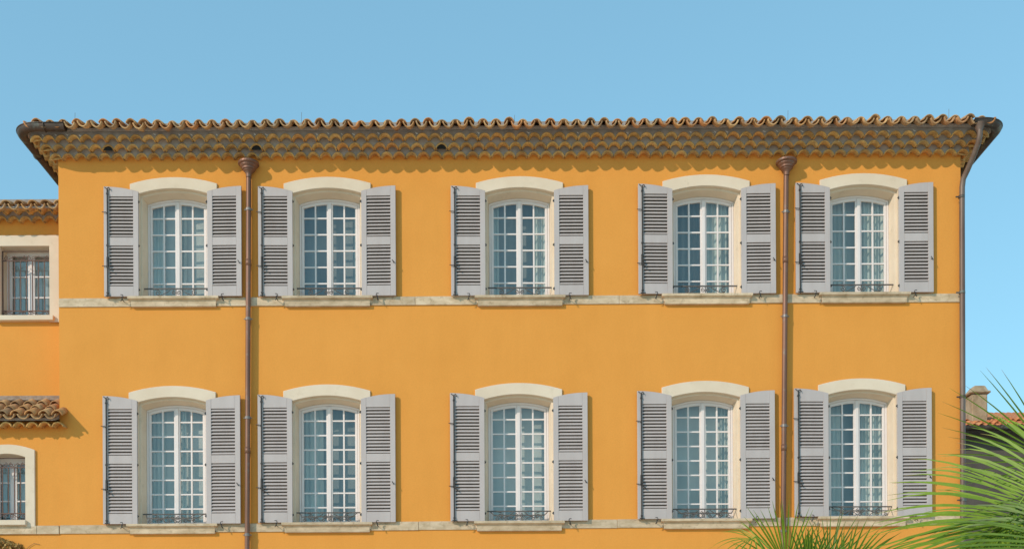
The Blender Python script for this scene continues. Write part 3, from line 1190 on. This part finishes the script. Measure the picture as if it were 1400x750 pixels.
GZ = 10.955
gm = MB()
half_pipe(corner_path(-1, -6.885, DEPTH, 0.475, GZ), 0.085, gm)
go1 = gm.build('gutter', 'gutter', bld, True)
br = MB()
for (xx, yy, ang) in ((-7.20, -0.475, 0), (-7.658, 0.4, 1), (-7.658, 1.6, 1)):
    pts = []
    for k in range(11):
        a = math.pi * k / 10
        d = -0.091 * math.cos(a)
        pts.append((xx + (d if ang else 0), yy + (0 if ang else d), GZ - 0.099 * math.sin(a)))
    br = MB()
    br.tube(pts, 0.009, 6)
    br.build('gutter_bracket', 'gutter', go1, True)
gm = MB()
half_pipe(corner_path(1, 7.33, DEPTH, 0.475, GZ), 0.085, gm)
go2 = gm.build('gutter', 'gutter', bld, True)

# ---- downpipes
HOP = [(0.042, -0.30), (0.046, -0.235), (0.060, -0.205), (0.084, -0.175), (0.086, -0.160), (0.105, -0.150), (0.108, -0.118), (0.118, -0.108), (0.135, -0.085), (0.137, -0.066), (0.160, -0.052), (0.167, -0.040), (0.167, -0.008), (0.160, 0.0)]


def downpipe(xt, xb, ztop, zs_br, hopper=True):
    y = -0.082
    mb = MB()

    def xa(z):
        return xb + (xt - xb) * (z - 4.5) / (ztop - 4.5)
    mb.tube([(xa(z), y, z) for z in (0.0, 3.0, 6.0, 9.0, ztop - 0.1)], 0.041, 14, False)
    for z in (5.95, 8.95, 2.9):                                   # socket joints
        mb.tube([(xa(z), y, z - 0.05), (xa(z), y, z + 0.05)], 0.0455, 14)
    o = mb.build('downpipe', 'copper', bld, True)
    for p in o.data.polygons:
        if len(p.vertices) > 4:
            p.use_smooth = False
    if hopper:
        h = MB()
        h.lathe([(r, z * 0.78 + ztop) for r, z in HOP], xt, y - 0.012, 28)
        ho = h.build('hopper_head', 'copper', o)
    for z in zs_br:
        b = MB()
        b.tube([(xa(z), y, z - 0.022), (xa(z), y, z + 0.022)], 0.0475, 14)
        b.box(xa(z) - 0.070, xa(z) - 0.04, y - 0.005, y + 0.005, z - 0.007, z + 0.007)
        b.box(xa(z) + 0.04, xa(z) + 0.070, y - 0.005, y + 0.005, z - 0.007, z + 0.007)
        b.box(xa(z) - 0.011, xa(z) + 0.011, y + 0.04, 0.02, z - 0.009, z + 0.009)
        b.build('bracket', 'zinc', o, bevel=0.002)
    return o


downpipe(-4.10, -4.155, 10.545, (9.80, 8.05, 6.47, 4.60))
downpipe(4.505, 4.425, 10.53, (9.72, 8.05, 6.30, 4.62))
# corner pipe: swan neck from the gutter outlet back to the corner of the wall
mb = MB()
x0 = 7.318
neck = [(7.43, -0.49, 10.80), (7.43, -0.485, 10.72), (7.425, -0.44, 10.62), (7.40, -0.30, 10.47), (7.37, -0.16, 10.33), (7.335, -0.085, 10.23), (7.322, -0.075, 10.10), (x0, -0.075, 9.7)]
mb.tube(neck, 0.043, 14, False)
mb.tube([(x0 - 0.00, -0.075, 9.7), (x0 - 0.004, -0.075, 7.0), (x0 - 0.012, -0.075, 4.5), (x0 - 0.02, -0.075, 0)], 0.043, 14, False)
cp = mb.build('downpipe', 'verdigris', bld, True)
fb = MB()
fb.lathe([(0.045, 10.77), (0.050, 10.80), (0.085, 10.90), (0.088, 10.905)], 7.43, -0.478, 18)
fb.build('outlet_funnel', 'verdigris', cp, True)
for z in (9.95, 8.42, 6.75, 5.1):
    b = MB()
    b.tube([(x0 - 0.006, -0.075, z - 0.02), (x0 - 0.006, -0.075, z + 0.02)], 0.0495, 14)
    b.box(x0 - 0.10, x0 - 0.045, -0.082, -0.068, z - 0.01, z + 0.01)
    b.build('bracket', 'gutter', cp)


# ---------------------------------------------------------------- lower wing at the left
WY = 0.004                                 # the lower storey is flush with the main wall
SB = 0.43                                  # the upper storey stands back by this much
wing = empty('wing', (-9.5, WY, 0))
tag(wing, 'lower orange wing with iron-grilled windows and small tiled canopy', 'building')
WX0, WX1 = -12.0, XL + 0.03


def wl_(v):
    return (v[0] + 9.5, v[1] - WY, v[2])


class WB(MB):
    """mesh builder whose points are given in world space and stored relative to the wing"""
    def build(self, name, mat, parent=None, smooth=False, loc=None, bevel=0.0):
        self.v = [wl_(p) for p in self.v]
        return MB.build(self, name, mat, parent, smooth, loc, bevel)


UW = (-7.90, 8.29, 0.405, 1.15)            # upper wing window: centre, sill top, half width, height
LW = (-8.03, 4.86, 0.30, 1.07)
ZLED = 6.45
ZW = 10.10
mb = WB()
wall_sheet(mb, WX0, XL, 0, ZLED, WY, [(LW[0] - LW[2] - 0.05, LW[0] + LW[2] + 0.05, LW[1] - 0.06, LW[1] + LW[3] + 0.0)], 0.4)
wall_sheet(mb, WX0, WX1, ZLED, ZW, SB, [(UW[0] - UW[2] - 0.05, UW[0] + UW[2] + 0.05, UW[1] - 0.06, UW[1] + UW[3] + 0.05)], 0.4)
mb.quad((WX0, WY, ZLED), (XL, WY, ZLED), (XL, SB, ZLED), (WX0, SB, ZLED))
mb.quad((WX0, 8, 0), (WX0, WY, 0), (WX0, WY, ZLED), (WX0, 8, ZLED))
mb.quad((WX0, 8, ZLED), (WX0, SB, ZLED), (WX0, SB, ZW), (WX0, 8, ZW))
mb.quad((WX0, 8, 0), (WX0, 8, ZW), (WX1, 8, ZW), (WX1, 8, 0))
mb.build('wall', 'stucco', wing)


def wing_window(cx, zb, hw, h, ow, oh, rise, rows, grille_z, sill_over, wy):
    wd = empty('window', wl_((cx, wy, zb)), wing)
    n = 12
    mb = MB()

    def outl(a, top, rs, bot):
        return [(-a, bot)] + [(-a + 2 * a * k / n, arc_z(-a + 2 * a * k / n, a, top, rs)) for k in range(n + 1)] + [(a, bot)]
    rings = [(outl(ow, h + oh, rise, -0.1), 0.02), (outl(ow, h + oh, rise, -0.1), -0.030), (outl(ow - 0.004, h + oh - 0.004, rise, -0.1), -0.034),
             (outl(hw + 0.004, h + 0.004, rise * 0.6, -0.1), -0.034), (outl(hw, h, rise * 0.6, -0.1), -0.028), (outl(hw, h, rise * 0.6, -0.1), 0.28)]
    base = []
    for pts, y in rings:
        base.append(len(mb.v))
        mb.v.extend([(x, y, z) for x, z in pts])
    m = n + 3
    for r in range(len(rings) - 1):
        for k in range(m - 1):
            mb.f.append((base[r] + k, base[r + 1] + k, base[r + 1] + k + 1, base[r] + k + 1))
    mb.build('surround', 'cream', wd)
    mb = MB()
    mb.box(-hw - sill_over, hw + sill_over, -0.095, 0.019, -0.085, -0.002)
    mb.box(-hw + 0.001, hw - 0.001, 0.0195, 0.30, -0.05, -0.004)
    mb.build('sill', 'cream', wd, bevel=0.008)
    y0 = 0.225

    def zt(x, off):
        return arc_z(x, hw, h, rise * 0.6) - off
    fr = MB()

    def member(x0, x1, z0, z1, ya, yb):
        fr.box(x0, x1, ya, yb, z0, z1)
    member(-hw, -hw + 0.045, 0, zt(hw, 0), y0, y0 + 0.06)
    member(hw - 0.045, hw, 0, zt(hw, 0), y0, y0 + 0.06)
    member(-hw + 0.0455, hw - 0.0455, 0, 0.06, y0, y0 + 0.06)
    member(-hw + 0.0455, hw - 0.0455, zt(hw, 0.055), h + 0.0, y0, y0 + 0.06)
    member(-0.055, -0.004, 0.0605, zt(hw, 0.056), y0 + 0.006, y0 + 0.054)
    member(0.004, 0.055, 0.0605, zt(hw, 0.056), y0 + 0.006, y0 + 0.054)
    member(-0.02, 0.02, 0.0605, zt(hw, 0.056), y0 - 0.010, y0 + 0.0055)
    for s in (-1, 1):
        a, b = sorted((s * (hw - 0.046), s * (hw - 0.085)))
        member(a, b, 0.0605, zt(hw, 0.056), y0 + 0.006, y0 + 0.054)
    fr.build('frame', 'white', wd, bevel=0.003)
    bars = MB()
    top = zt(hw, 0.056)
    zs = [0.06 + (top - 0.06) * k / rows for k in range(rows + 1)]
    for z in zs[1:-1]:
        for s in (-1, 1):
            a, b = sorted((s * 0.0555, s * (hw - 0.0855)))
            bars.box(a, b, y0 + 0.012, y0 + 0.04, z - 0.011, z + 0.011)
    bars.build('glazing_bar', 'white', wd)
    pw = (hw - 0.085 - 0.055)
    pmb = MB()
    ph = (top - 0.06) / rows
    pmb.add([(-pw / 2, 0, 0), (pw / 2, 0, 0), (pw / 2, 0, ph), (-pw / 2, 0, ph)], [(0, 1, 2, 3)])
    pme = pmb.mesh('pane', 'glass')
    for s in (-1, 1):
        for r in range(rows):
            link('pane', pme, wd, (s * (0.055 + pw / 2), y0 + 0.028, zs[r]))
    curtain_mesh(-hw, hw, -0.05, h + 0.02, 0.37, 0.012, 5, 1.0).build('curtain', 'sheer', wd, True)
    lin = MB()  # dark sheet, coloured as the unlit room behind
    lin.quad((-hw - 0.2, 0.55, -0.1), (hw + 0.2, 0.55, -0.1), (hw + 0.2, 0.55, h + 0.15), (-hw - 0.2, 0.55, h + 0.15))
    lin.build('room_dark_sheet', 'dark_room', wd)
    # iron grille
    gr = MB()
    yg = 0.045
    zlo, zhi = grille_z
    for z in (zlo, zhi):
        gr.box(-hw - 0.01, hw + 0.01, yg - 0.008, yg + 0.008, z - 0.008, z + 0.008)
    gr.box(-hw + 0.004, hw - 0.004, yg - 0.006, yg + 0.006, 0.012, 0.026)
    nb = int(round(2 * hw / 0.105))
    for k in range(nb + 1):
        x = -hw + 0.012 + (2 * hw - 0.024) * k / nb
        if k in (0, nb):
            gr.box(x - 0.0075, x + 0.0075, yg - 0.0095, yg + 0.0095, 0.0, h - 0.06)
        else:
            gr.box(x - 0.0065, x + 0.0065, yg - 0.0065, yg + 0.0065, zlo, zhi)
    for z, s2 in ((zhi + 0.045, 1), (zlo - 0.040, -1)):
        for s in (-1, 1):
            for c in (0.045, hw - 0.06):
                gr.tube(scroll(s * c, z, 0.036, 1.35, math.pi / 2 * s2, s, yg), 0.0062, 6)
            gr.tube([(s * 0.07, yg, z - 0.03 * s2), (s * hw * 0.5, yg, z + 0.028 * s2), (s * (hw - 0.09), yg, z - 0.03 * s2)], 0.0062, 6)
    gr.box(-hw + 0.004, hw - 0.004, yg - 0.006, yg + 0.006, h - 0.062, h - 0.05)
    gr.build('grille', 'rust', wd)
    return wd


wing_window(UW[0], UW[1], UW[2], UW[3], 0.565, 0.178, 0.0, 3, (0.11, 0.94), 0.085, SB)
wing_window(LW[0], LW[1], LW[2], LW[3], 0.455, 0.15, 0.09, 3, (0.125, 0.865), 0.03, WY)

# wing string course
wc = empty('string_course', (0, 0, 0), wing)
xx = -9.4
for L_ in (1.1, 0.75, 0.36):
    mb = WB()
    mb.box(xx + 0.002, xx + L_ - 0.002, WY - 0.032, WY + 0.03, 4.640, 4.776)
    mb.build('course_stone', 'course', wc, bevel=0.004)
    xx += L_

# wing eaves: two rows of tiles, then the roof lip
wcorn = empty('cornice', (0, 0, 0), wing)


class WF:
    rz = 0.0

    def __call__(self, u, v, z):
        return wl_((u, SB - v, z))


wfront = WF()
mort = MB()
lime = MB()
for k, (p, z) in enumerate([(0.12, 9.815), (0.235, 9.90)]):
    tile_row(p, z, 5, WX1 - 0.01 - PITCH * 11, WX1 - 0.01, wfront, wcorn, 99)
mort.v.extend([])
b0 = MB()
for k, (p, z) in enumerate([(0.12, 9.815), (0.235, 9.90)]):
    c = p - 0.12
    q = [wl_((WX0, SB - c, z + 0.09)), wl_((WX1, SB + 0.2, z + 0.16))]
    mort.box(q[0][0], q[1][0], q[0][1], q[1][1], q[0][2], q[1][2])
mort.build('mortar', 'mortar', wcorn)
wroof = empty('roof', (0, 0, 0), wing)
WZL, WLIP = 9.965, 0.405
n = 11
for i in range(n):
    u = WX1 - 0.03 - RP * (i + 0.5)
    o = link('pan_tile', random.choice(pan_me), wroof, wl_((u, SB - WLIP + random.uniform(-0.01, 0.01), WZL)))
    o.rotation_euler = (RLEAN + random.uniform(-0.03, 0.03), random.uniform(-0.05, 0.05), random.uniform(-0.03, 0.03))
    o = link('cover_tile', random.choice(cov_me), wroof, wl_((u + RP / 2 - 0.01, SB - WLIP + random.uniform(-0.015, 0.01), WZL - 0.004)))
    o.rotation_euler = (RLEAN + random.uniform(-0.03, 0.03), random.uniform(-0.05, 0.05), random.uniform(-0.03, 0.03))
mb = WB()
ncol = 11 * 6
prev = None
for k in range(ncol + 1):
    u = WX1 - 0.002 - RP * 11 * k / ncol
    wv = 0.05 * math.cos(2 * math.pi * (k / 6.0) + math.pi)
    cur = ((u, SB - WLIP + 0.35, WZL + 0.35 * SLOPE + wv), (u, 5.0, WZL + (5.0 + WLIP) * SLOPE + wv))
    if prev:
        mb.quad(cur[0], prev[0], prev[1], cur[1])
    prev = cur
o = mb.build('roof_slope', 'clay_roof', wroof)
o['kind'] = 'stuff'
mb = WB()
mb.add([(WX0, SB - WLIP + 0.05, WZL - 0.045), (WX1, SB - WLIP + 0.05, WZL - 0.045), (WX1, SB + 0.2, WZL + 0.13), (WX0, SB + 0.2, WZL + 0.13),
        (WX0, SB - WLIP + 0.05, WZL - 0.02), (WX1, SB - WLIP + 0.05, WZL - 0.02)], [(0, 3, 2, 1), (0, 1, 5, 4)])
mb.build('mortar_bed', 'mortar', wroof)

# small tiled canopy over the lower wing window
can = empty('canopy', (0, 0, 0), wing)
CZ, CP, CDROP = 6.865, 0.70, 0.385         # height at the upper wall, run, fall
CSL = CDROP / CP
CLEAN = math.atan(CSL)
cps = 0.217
CXE = -7.115                              # centre of the end column of cover tiles
ccov = [barrel(cps * 0.84, cps * 0.72, 0.078, 0.33, 0.018).mesh('cover_tile', 'clay_roof', True) for _ in range(3)]
cpan = [barrel(cps * 0.86, cps * 0.74, 0.080, 0.33, 0.018, flip=True).mesh('pan_tile', 'clay_roof', True) for _ in range(3)]
for i in range(8):
    for c in range(3):
        if i == 0 and c > 0:
            continue
        t = 1.0 - c * 0.335
        u = CXE - cps * i
        y = SB - CP * t
        z = CZ - CDROP * t
        o = link('cover_tile', random.choice(ccov), can, wl_((u + random.uniform(-0.008, 0.008), y + random.uniform(-0.02, 0.02), z + 0.012 * c)))
        o.rotation_euler = (CLEAN - 0.05 + random.uniform(-0.03, 0.03), random.uniform(-0.06, 0.06), random.uniform(-0.04, 0.04))
        o = link('pan_tile', random.choice(cpan), can, wl_((u - cps / 2 + random.uniform(-0.006, 0.006), y - 0.03, z + 0.004 + 0.010 * c)))
        o.rotation_euler = (CLEAN - 0.05 + random.uniform(-0.03, 0.03), random.uniform(-0.05, 0.05), random.uniform(-0.03, 0.03))
mb = WB()
mb.box(-9.4, WX1, SB - 0.06, SB + 0.02, CZ + 0.03, CZ + 0.115)
mb.build('flashing_mortar', 'brown_mortar', can, bevel=0.012)
mb = WB()
ya, yb = SB - CP + 0.09, SB + 0.005
zf_ = lambda y: CZ - CDROP * (SB - y) / CP
x1 = XL - 0.003
mb.add([(-9.4, ya, zf_(ya) - 0.07), (x1, ya, zf_(ya) - 0.07), (x1, yb, zf_(yb) - 0.05), (-9.4, yb, zf_(yb) - 0.05),
        (-9.4, ya, zf_(ya) - 0.11), (x1, ya, zf_(ya) - 0.11), (x1, 0.02, zf_(ya) - 0.03), (-9.4, 0.02, zf_(ya) - 0.03)],
       [(0, 1, 2, 3), (7, 6, 5, 4), (0, 4, 5, 1), (1, 5, 6, 2)])
mb.build('mortar_bed', 'mortar', can)
for i in range(9):
    u = CXE - 0.03 - 0.205 * i
    o = link('eave_tile', random.choice(eave_me), can, wl_((u, WY - 0.185 + random.uniform(-0.01, 0.01), 6.322)))
    o.rotation_euler = (0.12, 0, random.uniform(-0.03, 0.03))

# ---------------------------------------------------------------- house behind, at the right
NY = 16.0
nb_ = empty('house', (20, NY, 0))
tag(nb_, 'neighbouring house with red tiled roof and stubby chimney behind the palm', 'house')


def nl(v):
    return (v[0] - 20, v[1] - NY, v[2])


class NB(MB):
    def build(self, name, mat, parent=None, smooth=False, loc=None, bevel=0.0):
        self.v = [nl(p) for p in self.v]
        return MB.build(self, name, mat, parent, smooth, loc, bevel)


NZ = 10.35
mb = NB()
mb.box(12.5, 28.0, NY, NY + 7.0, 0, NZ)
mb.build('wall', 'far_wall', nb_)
nroof = empty('roof', (0, 0, 0), nb_)
NP, NS = 0.20, 0.36
tile_c = barrel(NP * 0.9, NP * 0.78, 0.075, 0.42, 0.016, 6)
c_me = tile_c.mesh('cover_tile', 'clay_red', True)
p_me = barrel(NP * 0.8, NP * 0.7, 0.06, 0.42, 0.016, 6, flip=True).mesh('pan_tile', 'clay_red', True)
sl = math.atan(NS)
count = 0
for i in range(20):
    for c in range(5):
        x = 13.6 + NP * i + random.uniform(-0.012, 0.012)
        v = c * 0.36
        y = NY - 0.42 + v * math.cos(sl)
        z = NZ + 0.02 + v * math.sin(sl) + 0.012 * c + random.uniform(-0.012, 0.012)
        o = link('cover_tile', c_me, nroof, nl((x, y + random.uniform(-0.03, 0.03), z)))
        o.rotation_euler = (sl + random.uniform(-0.03, 0.03), random.uniform(-0.06, 0.06), random.uniform(-0.05, 0.05))
        if c < 2:
            o = link('pan_tile', p_me, nroof, nl((x + NP / 2, y, z)))
            o.rotation_euler = (sl, 0, 0)
mb = NB()
mb.add([(12.2, NY - 0.3, NZ - 0.01), (28.3, NY - 0.3, NZ - 0.01), (28.3, NY + 3.5, NZ + 3.8 * NS - 0.01), (12.2, NY + 3.5, NZ + 3.8 * NS - 0.01), (28.3, NY + 7.3, NZ - 0.01), (12.2, NY + 7.3, NZ - 0.01)],
       [(0, 1, 2, 3), (3, 2, 4, 5)])
mb.build('roof_base', 'clay_red', nroof)
mb = NB()
for i in range(20):
    x = 13.6 + NP * i
    for y0_, y1_ in ((NY + 1.2, NY + 3.5),):
        m = 5
        for j in range(m):
            a0, a1 = math.pi * j / m, math.pi * (j + 1) / m
            zz = lambda yy: NZ + 0.03 + (yy - NY + 0.42) * NS
            mb.quad((x - NP / 2 * math.cos(a0), y0_, zz(y0_) + 0.07 * math.sin(a0)), (x - NP / 2 * math.cos(a1), y0_, zz(y0_) + 0.07 * math.sin(a1)),
                    (x - NP / 2 * math.cos(a1), y1_, zz(y1_) + 0.07 * math.sin(a1)), (x - NP / 2 * math.cos(a0), y1_, zz(y1_) + 0.07 * math.sin(a0)))
o = mb.build('upper_roof_tiles', 'clay_red', nroof)
o['kind'] = 'stuff'
mb = NB()
cx0, cx1 = 14.52, 15.00
mb.box(cx0, cx1, NY + 0.5, NY + 1.05, NZ, 11.62)
mb.box(cx0 - 0.08, cx1 + 0.08, NY + 0.42, NY + 1.13, 11.62, 11.70)
mb.add([(cx0 - 0.03, NY + 0.47, 11.70), (cx1 + 0.03, NY + 0.47, 11.70), (cx1 + 0.03, NY + 1.08, 11.70), (cx0 - 0.03, NY + 1.08, 11.70),
        (cx0 + 0.12, NY + 0.6, 11.90), (cx1 - 0.02, NY + 0.6, 11.90), (cx1 - 0.02, NY + 0.95, 11.90), (cx0 + 0.12, NY + 0.95, 11.90)],
       [(0, 1, 5, 4), (1, 2, 6, 5), (2, 3, 7, 6), (3, 0, 4, 7), (4, 5, 6, 7)])
mb.build('chimney', 'chimney', nroof, bevel=0.03)
mb = NB()
half_pipe([(13, NY - 0.55, NZ - 0.02), (28, NY - 0.55, NZ - 0.02)], 0.10, mb)
mb.build('gutter', 'gutter', nb_)
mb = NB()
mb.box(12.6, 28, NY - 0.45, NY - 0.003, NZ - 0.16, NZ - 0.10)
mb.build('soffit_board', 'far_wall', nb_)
mb = NB()
mb.box(16.55, 17.5, NY - 0.03, NY + 0.02, 8.2, 9.7)
wn_ = mb.build('window', 'white', nb_)
mb = NB()
mb.box(16.63, 17.42, NY - 0.036, NY - 0.031, 8.28, 9.62)
mb.build('pane', 'glass', wn_)


# ---------------------------------------------------------------- palms
def fan_leaf(hub, axis, normal, L, nblade, spread, width, droop, fold, costa, seed, origin=None):
    """one fan frond: stalk from origin to hub, blades radiating round the curved rib"""
    rnd = random.Random(seed)
    mb = MB()
    mb.along = []
    a = Vector(axis).normalized()
    nrm = Vector(normal)
    nrm = (nrm - a * nrm.dot(a)).normalized()
    b = nrm.cross(a).normalized()
    hub = Vector(hub)
    for i in range(nblade):
        t = (i + 0.5) / nblade * 2 - 1
        th = t * spread + rnd.uniform(-0.03, 0.03)
        d = (a * math.cos(th) + b * math.sin(th) + nrm * (0.10 + rnd.uniform(-0.07, 0.07) + fold * abs(t))).normalized()
        base = hub + a * costa * (1 - t * t) - nrm * (costa * 0.35 * (1 - t * t) ** 2)
        length = L * (0.62 + 0.38 * math.cos(t * 1.35)) * rnd.uniform(0.88, 1.07)
        side = nrm.cross(d).normalized()
        ns = 6
        pts = []
        dr = droop * rnd.uniform(0.6, 1.4)
        for k in range(ns + 1):
            s = k / ns
            p = base + d * (length * s) + Vector((0, 0, -1)) * (dr * length * s * s * s)
            wv = width * (0.35 + 1.1 * s) if s < 0.45 else width * (0.845 + 0.05) * max(0.03, (1 - (s - 0.45) / 0.55)) ** 0.75
            pts.append((p, wv))
        vs_ = []
        for p, wv in pts:
            vs_ += [p - side * wv * 0.5 + nrm * wv * 0.42, p, p + side * wv * 0.5 + nrm * wv * 0.42]
        dry = 1.0 if rnd.random() < 0.45 else 0.86
        mb.along += [dry * (j // 3) / ns for j in range(len(vs_))]
        fs = []
        for k in range(ns):
            q = 3 * k
            fs += [(q, q + 1, q + 4, q + 3), (q + 1, q + 2, q + 5, q + 4)]
        mb.add(vs_, fs)
    if origin is not None:
        o = Vector(origin)
        mid = (o + hub) / 2 + Vector((0, 0, 0.12))
        mb.tube([o, o * 0.5 + mid * 0.5 + Vector((0, 0, 0.05)), mid, hub, hub + a * costa * 0.5, hub + a * costa - nrm * costa * 0.35], 0.016, 6, True, 0.006)
    return mb


def palm(name, base, crown, label, fronds, mats, th0=0.16):
    root = empty(name, base)
    tag(root, label, 'palm tree')
    off = Vector(base)
    tr = MB()
    c = Vector(crown)
    k = 14
    rings = []
    for i in range(k + 1):
        t = i / k
        p = Vector(base) * (1 - t) + c * t
        rings.append((tuple(p - off), th0 * (1.15 - 0.25 * t) * (1 + 0.07 * (i % 2))))
    for (p, r), (q, r2) in zip(rings[:-1], rings[1:]):
        tr.tube([p, q], r, 12, True, r2)
    tr.build('trunk', 'trunk', root)
    for i, fr_ in enumerate(fronds):
        mb = fan_leaf(*fr_, origin=c)
        mb.v = [(x - off.x, y - off.y, z - off.z) for x, y, z in mb.v]
        al = mb.along + [0.0] * (len(mb.v) - len(mb.along))
        fo = mb.build('frond', mats[i % len(mats)], root)
        fo.data.attributes.new('along', 'FLOAT', 'POINT').data.foreach_set('value', al)
    return root


def at(px, py, y):
    """world point seen at photograph pixel (px, py), at depth y: used to read positions off the survey photo"""
    d = _f * 1530 + _r * (px - 680) - _u * (py - 985)
    t = (y - CAM.y) / d.y
    return CAM + d * t


RC = at(1475, 760, -8.6)
FR_R = []
FR_L = []


def frond(lst, hub, axis, normal, L, n, spread, width, droop, fold, costa):
    lst.append((hub, axis, normal, L, n, spread, width, droop, fold, costa, 100 + len(lst) * 7 + n))


frond(FR_R, at(1450, 630, -8.9), (-0.78, -0.30, -0.58), (-0.45, -0.80, 0.40), 1.16, 72, R(115), 0.036, 0.16, 0.04, 0.72)
frond(FR_R, at(1462, 640, -8.2), (-0.75, 0.25, 0.62), (-0.45, -0.85, 0.1), 1.10, 18, R(52), 0.018, 0.05, 0.04, 0.15)
frond(FR_R, at(1462, 690, -8.4), (-0.90, 0.15, -0.30), (-0.30, -0.75, 0.60), 1.18, 52, R(80), 0.032, 0.16, 0.05, 0.45)
frond(FR_R, at(1455, 715, -9.3), (-0.70, -0.45, -0.60), (-0.4, -0.75, 0.5), 1.15, 60, R(105), 0.036, 0.25, 0.05, 0.40)
frond(FR_R, at(1420, 770, -9.3), (-0.45, -0.55, -0.65), (-0.3, -0.7, 0.5), 1.0, 40, R(110), 0.038, 0.3, 0.05, 0.35)
frond(FR_R, at(1480, 670, -9.1), (0.1, -0.6, -0.4), (-0.3, -0.7, 0.7), 1.0, 44, R(120), 0.038, 0.25, 0.05, 0.40)
frond(FR_R, at(1560, 700, -8.6), (0.8, -0.1, 0.3), (0.1, -0.7, 0.6), 1.1, 40, R(110), 0.034, 0.2, 0.05, 0.25)
palm('fan_palm', (RC.x + 0.1, RC.y, 0), RC, 'large bright green fan palm spreading in front of the building corner', FR_R, ['palm_a', 'palm_b'])

LC = at(1090, 850, -6.5)
frond(FR_L, at(1080, 790, -6.6), (-0.30, -0.2, 0.9), (-0.15, -0.95, 0.1), 0.76, 28, R(68), 0.023, 0.06, 0.05, 0.12)
frond(FR_L, at(1130, 790, -6.3), (0.30, 0.1, 0.9), (0.1, -0.9, 0.2), 0.66, 24, R(70), 0.022, 0.06, 0.05, 0.12)
frond(FR_L, at(1034, 733, -6.8), (-0.80, -0.3, -0.25), (-0.2, -0.7, 0.6), 0.42, 13, R(95), 0.018, 0.25, 0.05, 0.05)
frond(FR_L, at(1145, 795, -6.9), (0.65, -0.35, 0.62), (0.1, -0.8, 0.5), 0.68, 26, R(70), 0.026, 0.12, 0.05, 0.12)
frond(FR_L, at(1040, 815, -7.0), (-0.7, -0.3, 0.50), (-0.1, -0.8, 0.5), 0.66, 22, R(75), 0.022, 0.15, 0.05, 0.12)
frond(FR_L, at(1105, 805, -6.95), (0.12, -0.35, 0.9), (0.0, -0.95, 0.2), 0.62, 26, R(80), 0.028, 0.10, 0.05, 0.12)
frond(FR_L, at(1097, 800, -6.9), (0.02, -0.3, 0.95), (0, -0.9, 0.1), 0.55, 5, R(9), 0.040, 0.0, 0.02, 0.05)
palm('fan_palm', (LC.x, LC.y, 0), LC, 'small fan palm poking up below the second downpipe', FR_L, ['palm_a', 'palm_b'], 0.11)

# ---------------------------------------------------------------- dry climber at the lower left
vine = empty('climbing_vine', (-8.0, 0.0, 0.0))
tag(vine, 'dry brown climbing vine under the arched grilled window', 'vine')
mb = MB()
rnd = random.Random(5)
stem = [(0.0, 0.0, 0.0), (0.06, -0.02, 1.2), (-0.05, -0.02, 2.5), (0.05, -0.015, 3.6), (0.02, -0.02, 4.40)]
mb.tube(stem, 0.022, 7, True, 0.008)
for k in range(4):
    x, z = 0.02, 4.25 + 0.04 * k
    pts = [(x, -0.02, z)]
    for j in range(7):
        x += rnd.uniform(0.03, 0.10)
        z += rnd.uniform(-0.05, 0.05)
        pts.append((x, -0.012, z))
    mb.tube(pts, 0.005, 5, True, 0.003)
mb.build('stem', 'trunk', vine)
mb = MB()
for k in range(900):
    x = rnd.uniform(-0.5, 0.22)
    z = 4.56 + 0.02 * math.sin(x * 40) - 0.35 * max(0, x + 0.10) - rnd.uniform(0, 1) ** 1.5 * 0.5
    y = rnd.uniform(-0.10, 0.02)
    c = Vector((x, y, z))
    s = rnd.uniform(0.02, 0.045)
    u = Vector((rnd.uniform(-1, 1), rnd.uniform(-1, 1), rnd.uniform(-1, 1))).normalized()
    v = u.cross(Vector((rnd.uniform(-1, 1), rnd.uniform(-1, 1), rnd.uniform(-1, 1)))).normalized()
    mb.add([c - u * s, c + v * s * 0.5, c + u * s, c - v * s * 0.5], [(0, 1, 2), (0, 2, 3)])
o = mb.build('foliage', 'vine', vine)
o['kind'] = 'stuff'
